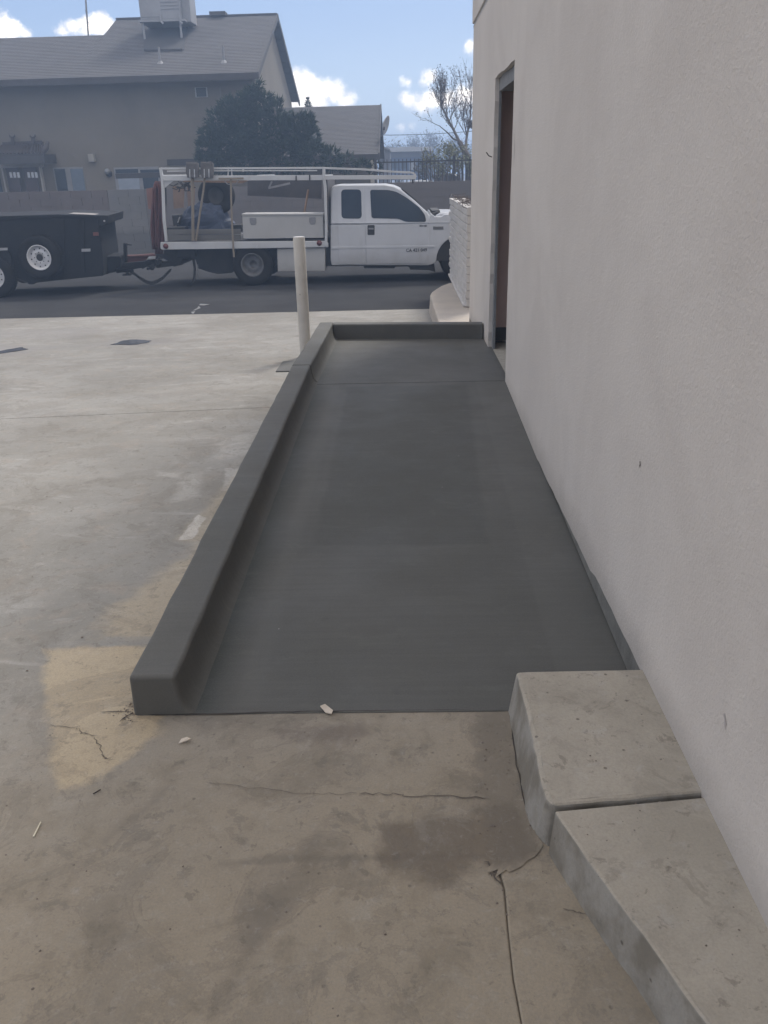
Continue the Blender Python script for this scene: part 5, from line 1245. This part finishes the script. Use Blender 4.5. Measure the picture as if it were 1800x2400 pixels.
# conifer tip behind the low roof
# dark pine in front of the house
random.seed(33)
PY = 27.2
pine = thing('pine_tree', (at(640, 400, PY).x, PY, g(25)), 'big dark bushy pine in front of the house, rising behind the truck bed', 'tree')
MB().tube([(at(640, 400, PY).x, PY, g(25)-.1), (at(645, 300, PY).x, PY, at(640, 330, PY).z), at(640, 250, PY)], [.22, .16, .05], 10).build('trunk', M_BARK, pine)
blobs = [(505, 345, 38), (492, 320, 24), (482, 352, 20), (520, 290, 34), (545, 262, 30), (575, 250, 30), (560, 300, 46), (600, 265, 34), (640, 280, 42), (610, 320, 50), (660, 320, 46), (700, 300, 34),
         (712, 330, 40), (690, 360, 46), (740, 362, 30), (775, 372, 26), (810, 382, 20), (640, 370, 50), (580, 365, 46), (530, 372, 40), (600, 215, 15), (608, 200, 9), (590, 232, 22), (622, 240, 20), (480, 378, 22), (850, 392, 16), (880, 392, 14), (720, 285, 18), (540, 335, 40)]
B = MB(); nl = 0
for (bx, by, br) in blobs:
    c = at(bx, by, PY); R__ = br/76.0
    for _ in range(int(46*(br/10)**1.9)):
        d = Vector((random.gauss(0, 1), random.gauss(0, 1), random.gauss(0, 1))).normalized(); rr = R__*random.uniform(.35, 1.0)**.45*(1+.22*noise.noise(d*2.5+c))
        q = c+Vector((d.x*rr, d.y*rr*1.15, d.z*rr))
        if noise.noise(q*2.8) < -.24: continue
        # a sprig: three needles blades
        out = (d+Vector((jag(.5), jag(.5), jag(.3)+.25))).normalized()
        for k_ in range(3):
            o2 = (out+Vector((jag(.5), jag(.5), jag(.5)))).normalized(); sd_ = o2.cross(Vector((jag(1), jag(1), jag(1)))).normalized()*.020; L = random.uniform(.08, .21)
            k = len(B.v); B.v += [q-sd_, q+sd_, q+o2*L]; B.f.append((k, k+1, k+2))
B.build('crown', M_PINE, pine, recalc=False)
p = at(722, 245, 37); ct_ = thing('small_conifer', p-Vector((0, 0, 2)), 'small dark conifer tip poking above the low roof ridge under the cloud', 'tree')
B = MB()
for _ in range(700):
    f = random.random(); an = random.uniform(0, 6.28); r = .38*(1-f)*random.random()**.5; q = p+Vector((math.cos(an)*r, math.sin(an)*r, -.8+f*1.05)); d = Vector((math.cos(an), math.sin(an), .5)).normalized(); sd_ = Vector((jag(.02), jag(.02), jag(.02)))
    k = len(B.v); B.v += [q-sd_, q+sd_, q+d*.1]; B.f.append((k, k+1, k+2))
B.build('crown', M_PINE, ct_, recalc=False)
MB().tube([p-Vector((0, 0, 4.5)), p], [.06, .02], 6).build('trunk', M_BARK, ct_)
# dry brush on the slump block wall
B = MB(); random.seed(9); dbp = at(1080, 480, 13)
for i in range(46):
    q = Vector((.93+jag(.06), random.uniform(10.9, 14.2), 1.18)); B.tube([q, q+Vector((jag(.12)-.02, -.12+jag(.3), random.uniform(.04, .13))), q+Vector((jag(.14)-.02, -.25+jag(.4), random.uniform(.03, .14)))], .004, 4)
tag(B.build('dry_brush', M_TWIG), 'dry brown twigs lying along the top of the white slump block wall', 'twigs')
# pale smear on the asphalt
B = MB()
for pts in ([(470, 712), (492, 713), (478, 716), (466, 715)], [(466, 717), (470, 722), (458, 727), (452, 728), (462, 722)], [(448, 731), (458, 729), (454, 735), (450, 735)]):
    P = []
    for a_, b_ in pts:
        z = -.35
        for _ in range(4): q = onz(a_, b_, z); z = g(q.y)-.006
        P.append((q.x, q.y, z))
    k = len(B.v); B.v += P; B.f.append(tuple(range(k, k+len(P))))
B.build('paint_smear', mat('paint_smear', (.20, .205, .21), .8, (.13, .13, .135), 8), kind='structure', recalc=False)
# dry dirt verge between alley and fence
sheet('dirt_verge', [-40, -10, 0, 10, 30], [23.9, 24.6, 25.25], lambda x, y: g(y)+.004, M_ASPHALT if False else mat('dusty_edge', (.15, .14, .13), .95, (.11, .105, .10), .8), kind='structure')

# ------------------------------------------------------------------ air
m = bpy.data.materials.new('haze'); m.use_nodes = True; nt = m.node_tree; nt.nodes.remove(nt.nodes['Principled BSDF'])
pv_ = nt.nodes.new('ShaderNodeVolumePrincipled'); pv_.inputs['Color'].default_value = (.52, .70, 1.0, 1); pv_.inputs['Density'].default_value = HAZE; pv_.inputs['Anisotropy'].default_value = .35
nt.links.new(pv_.outputs[0], nt.nodes['Material Output'].inputs['Volume'])
hz = MB().box(-1600, 1600, -1600, 1600, -2.6, 10.5).build('haze', m, kind='stuff')
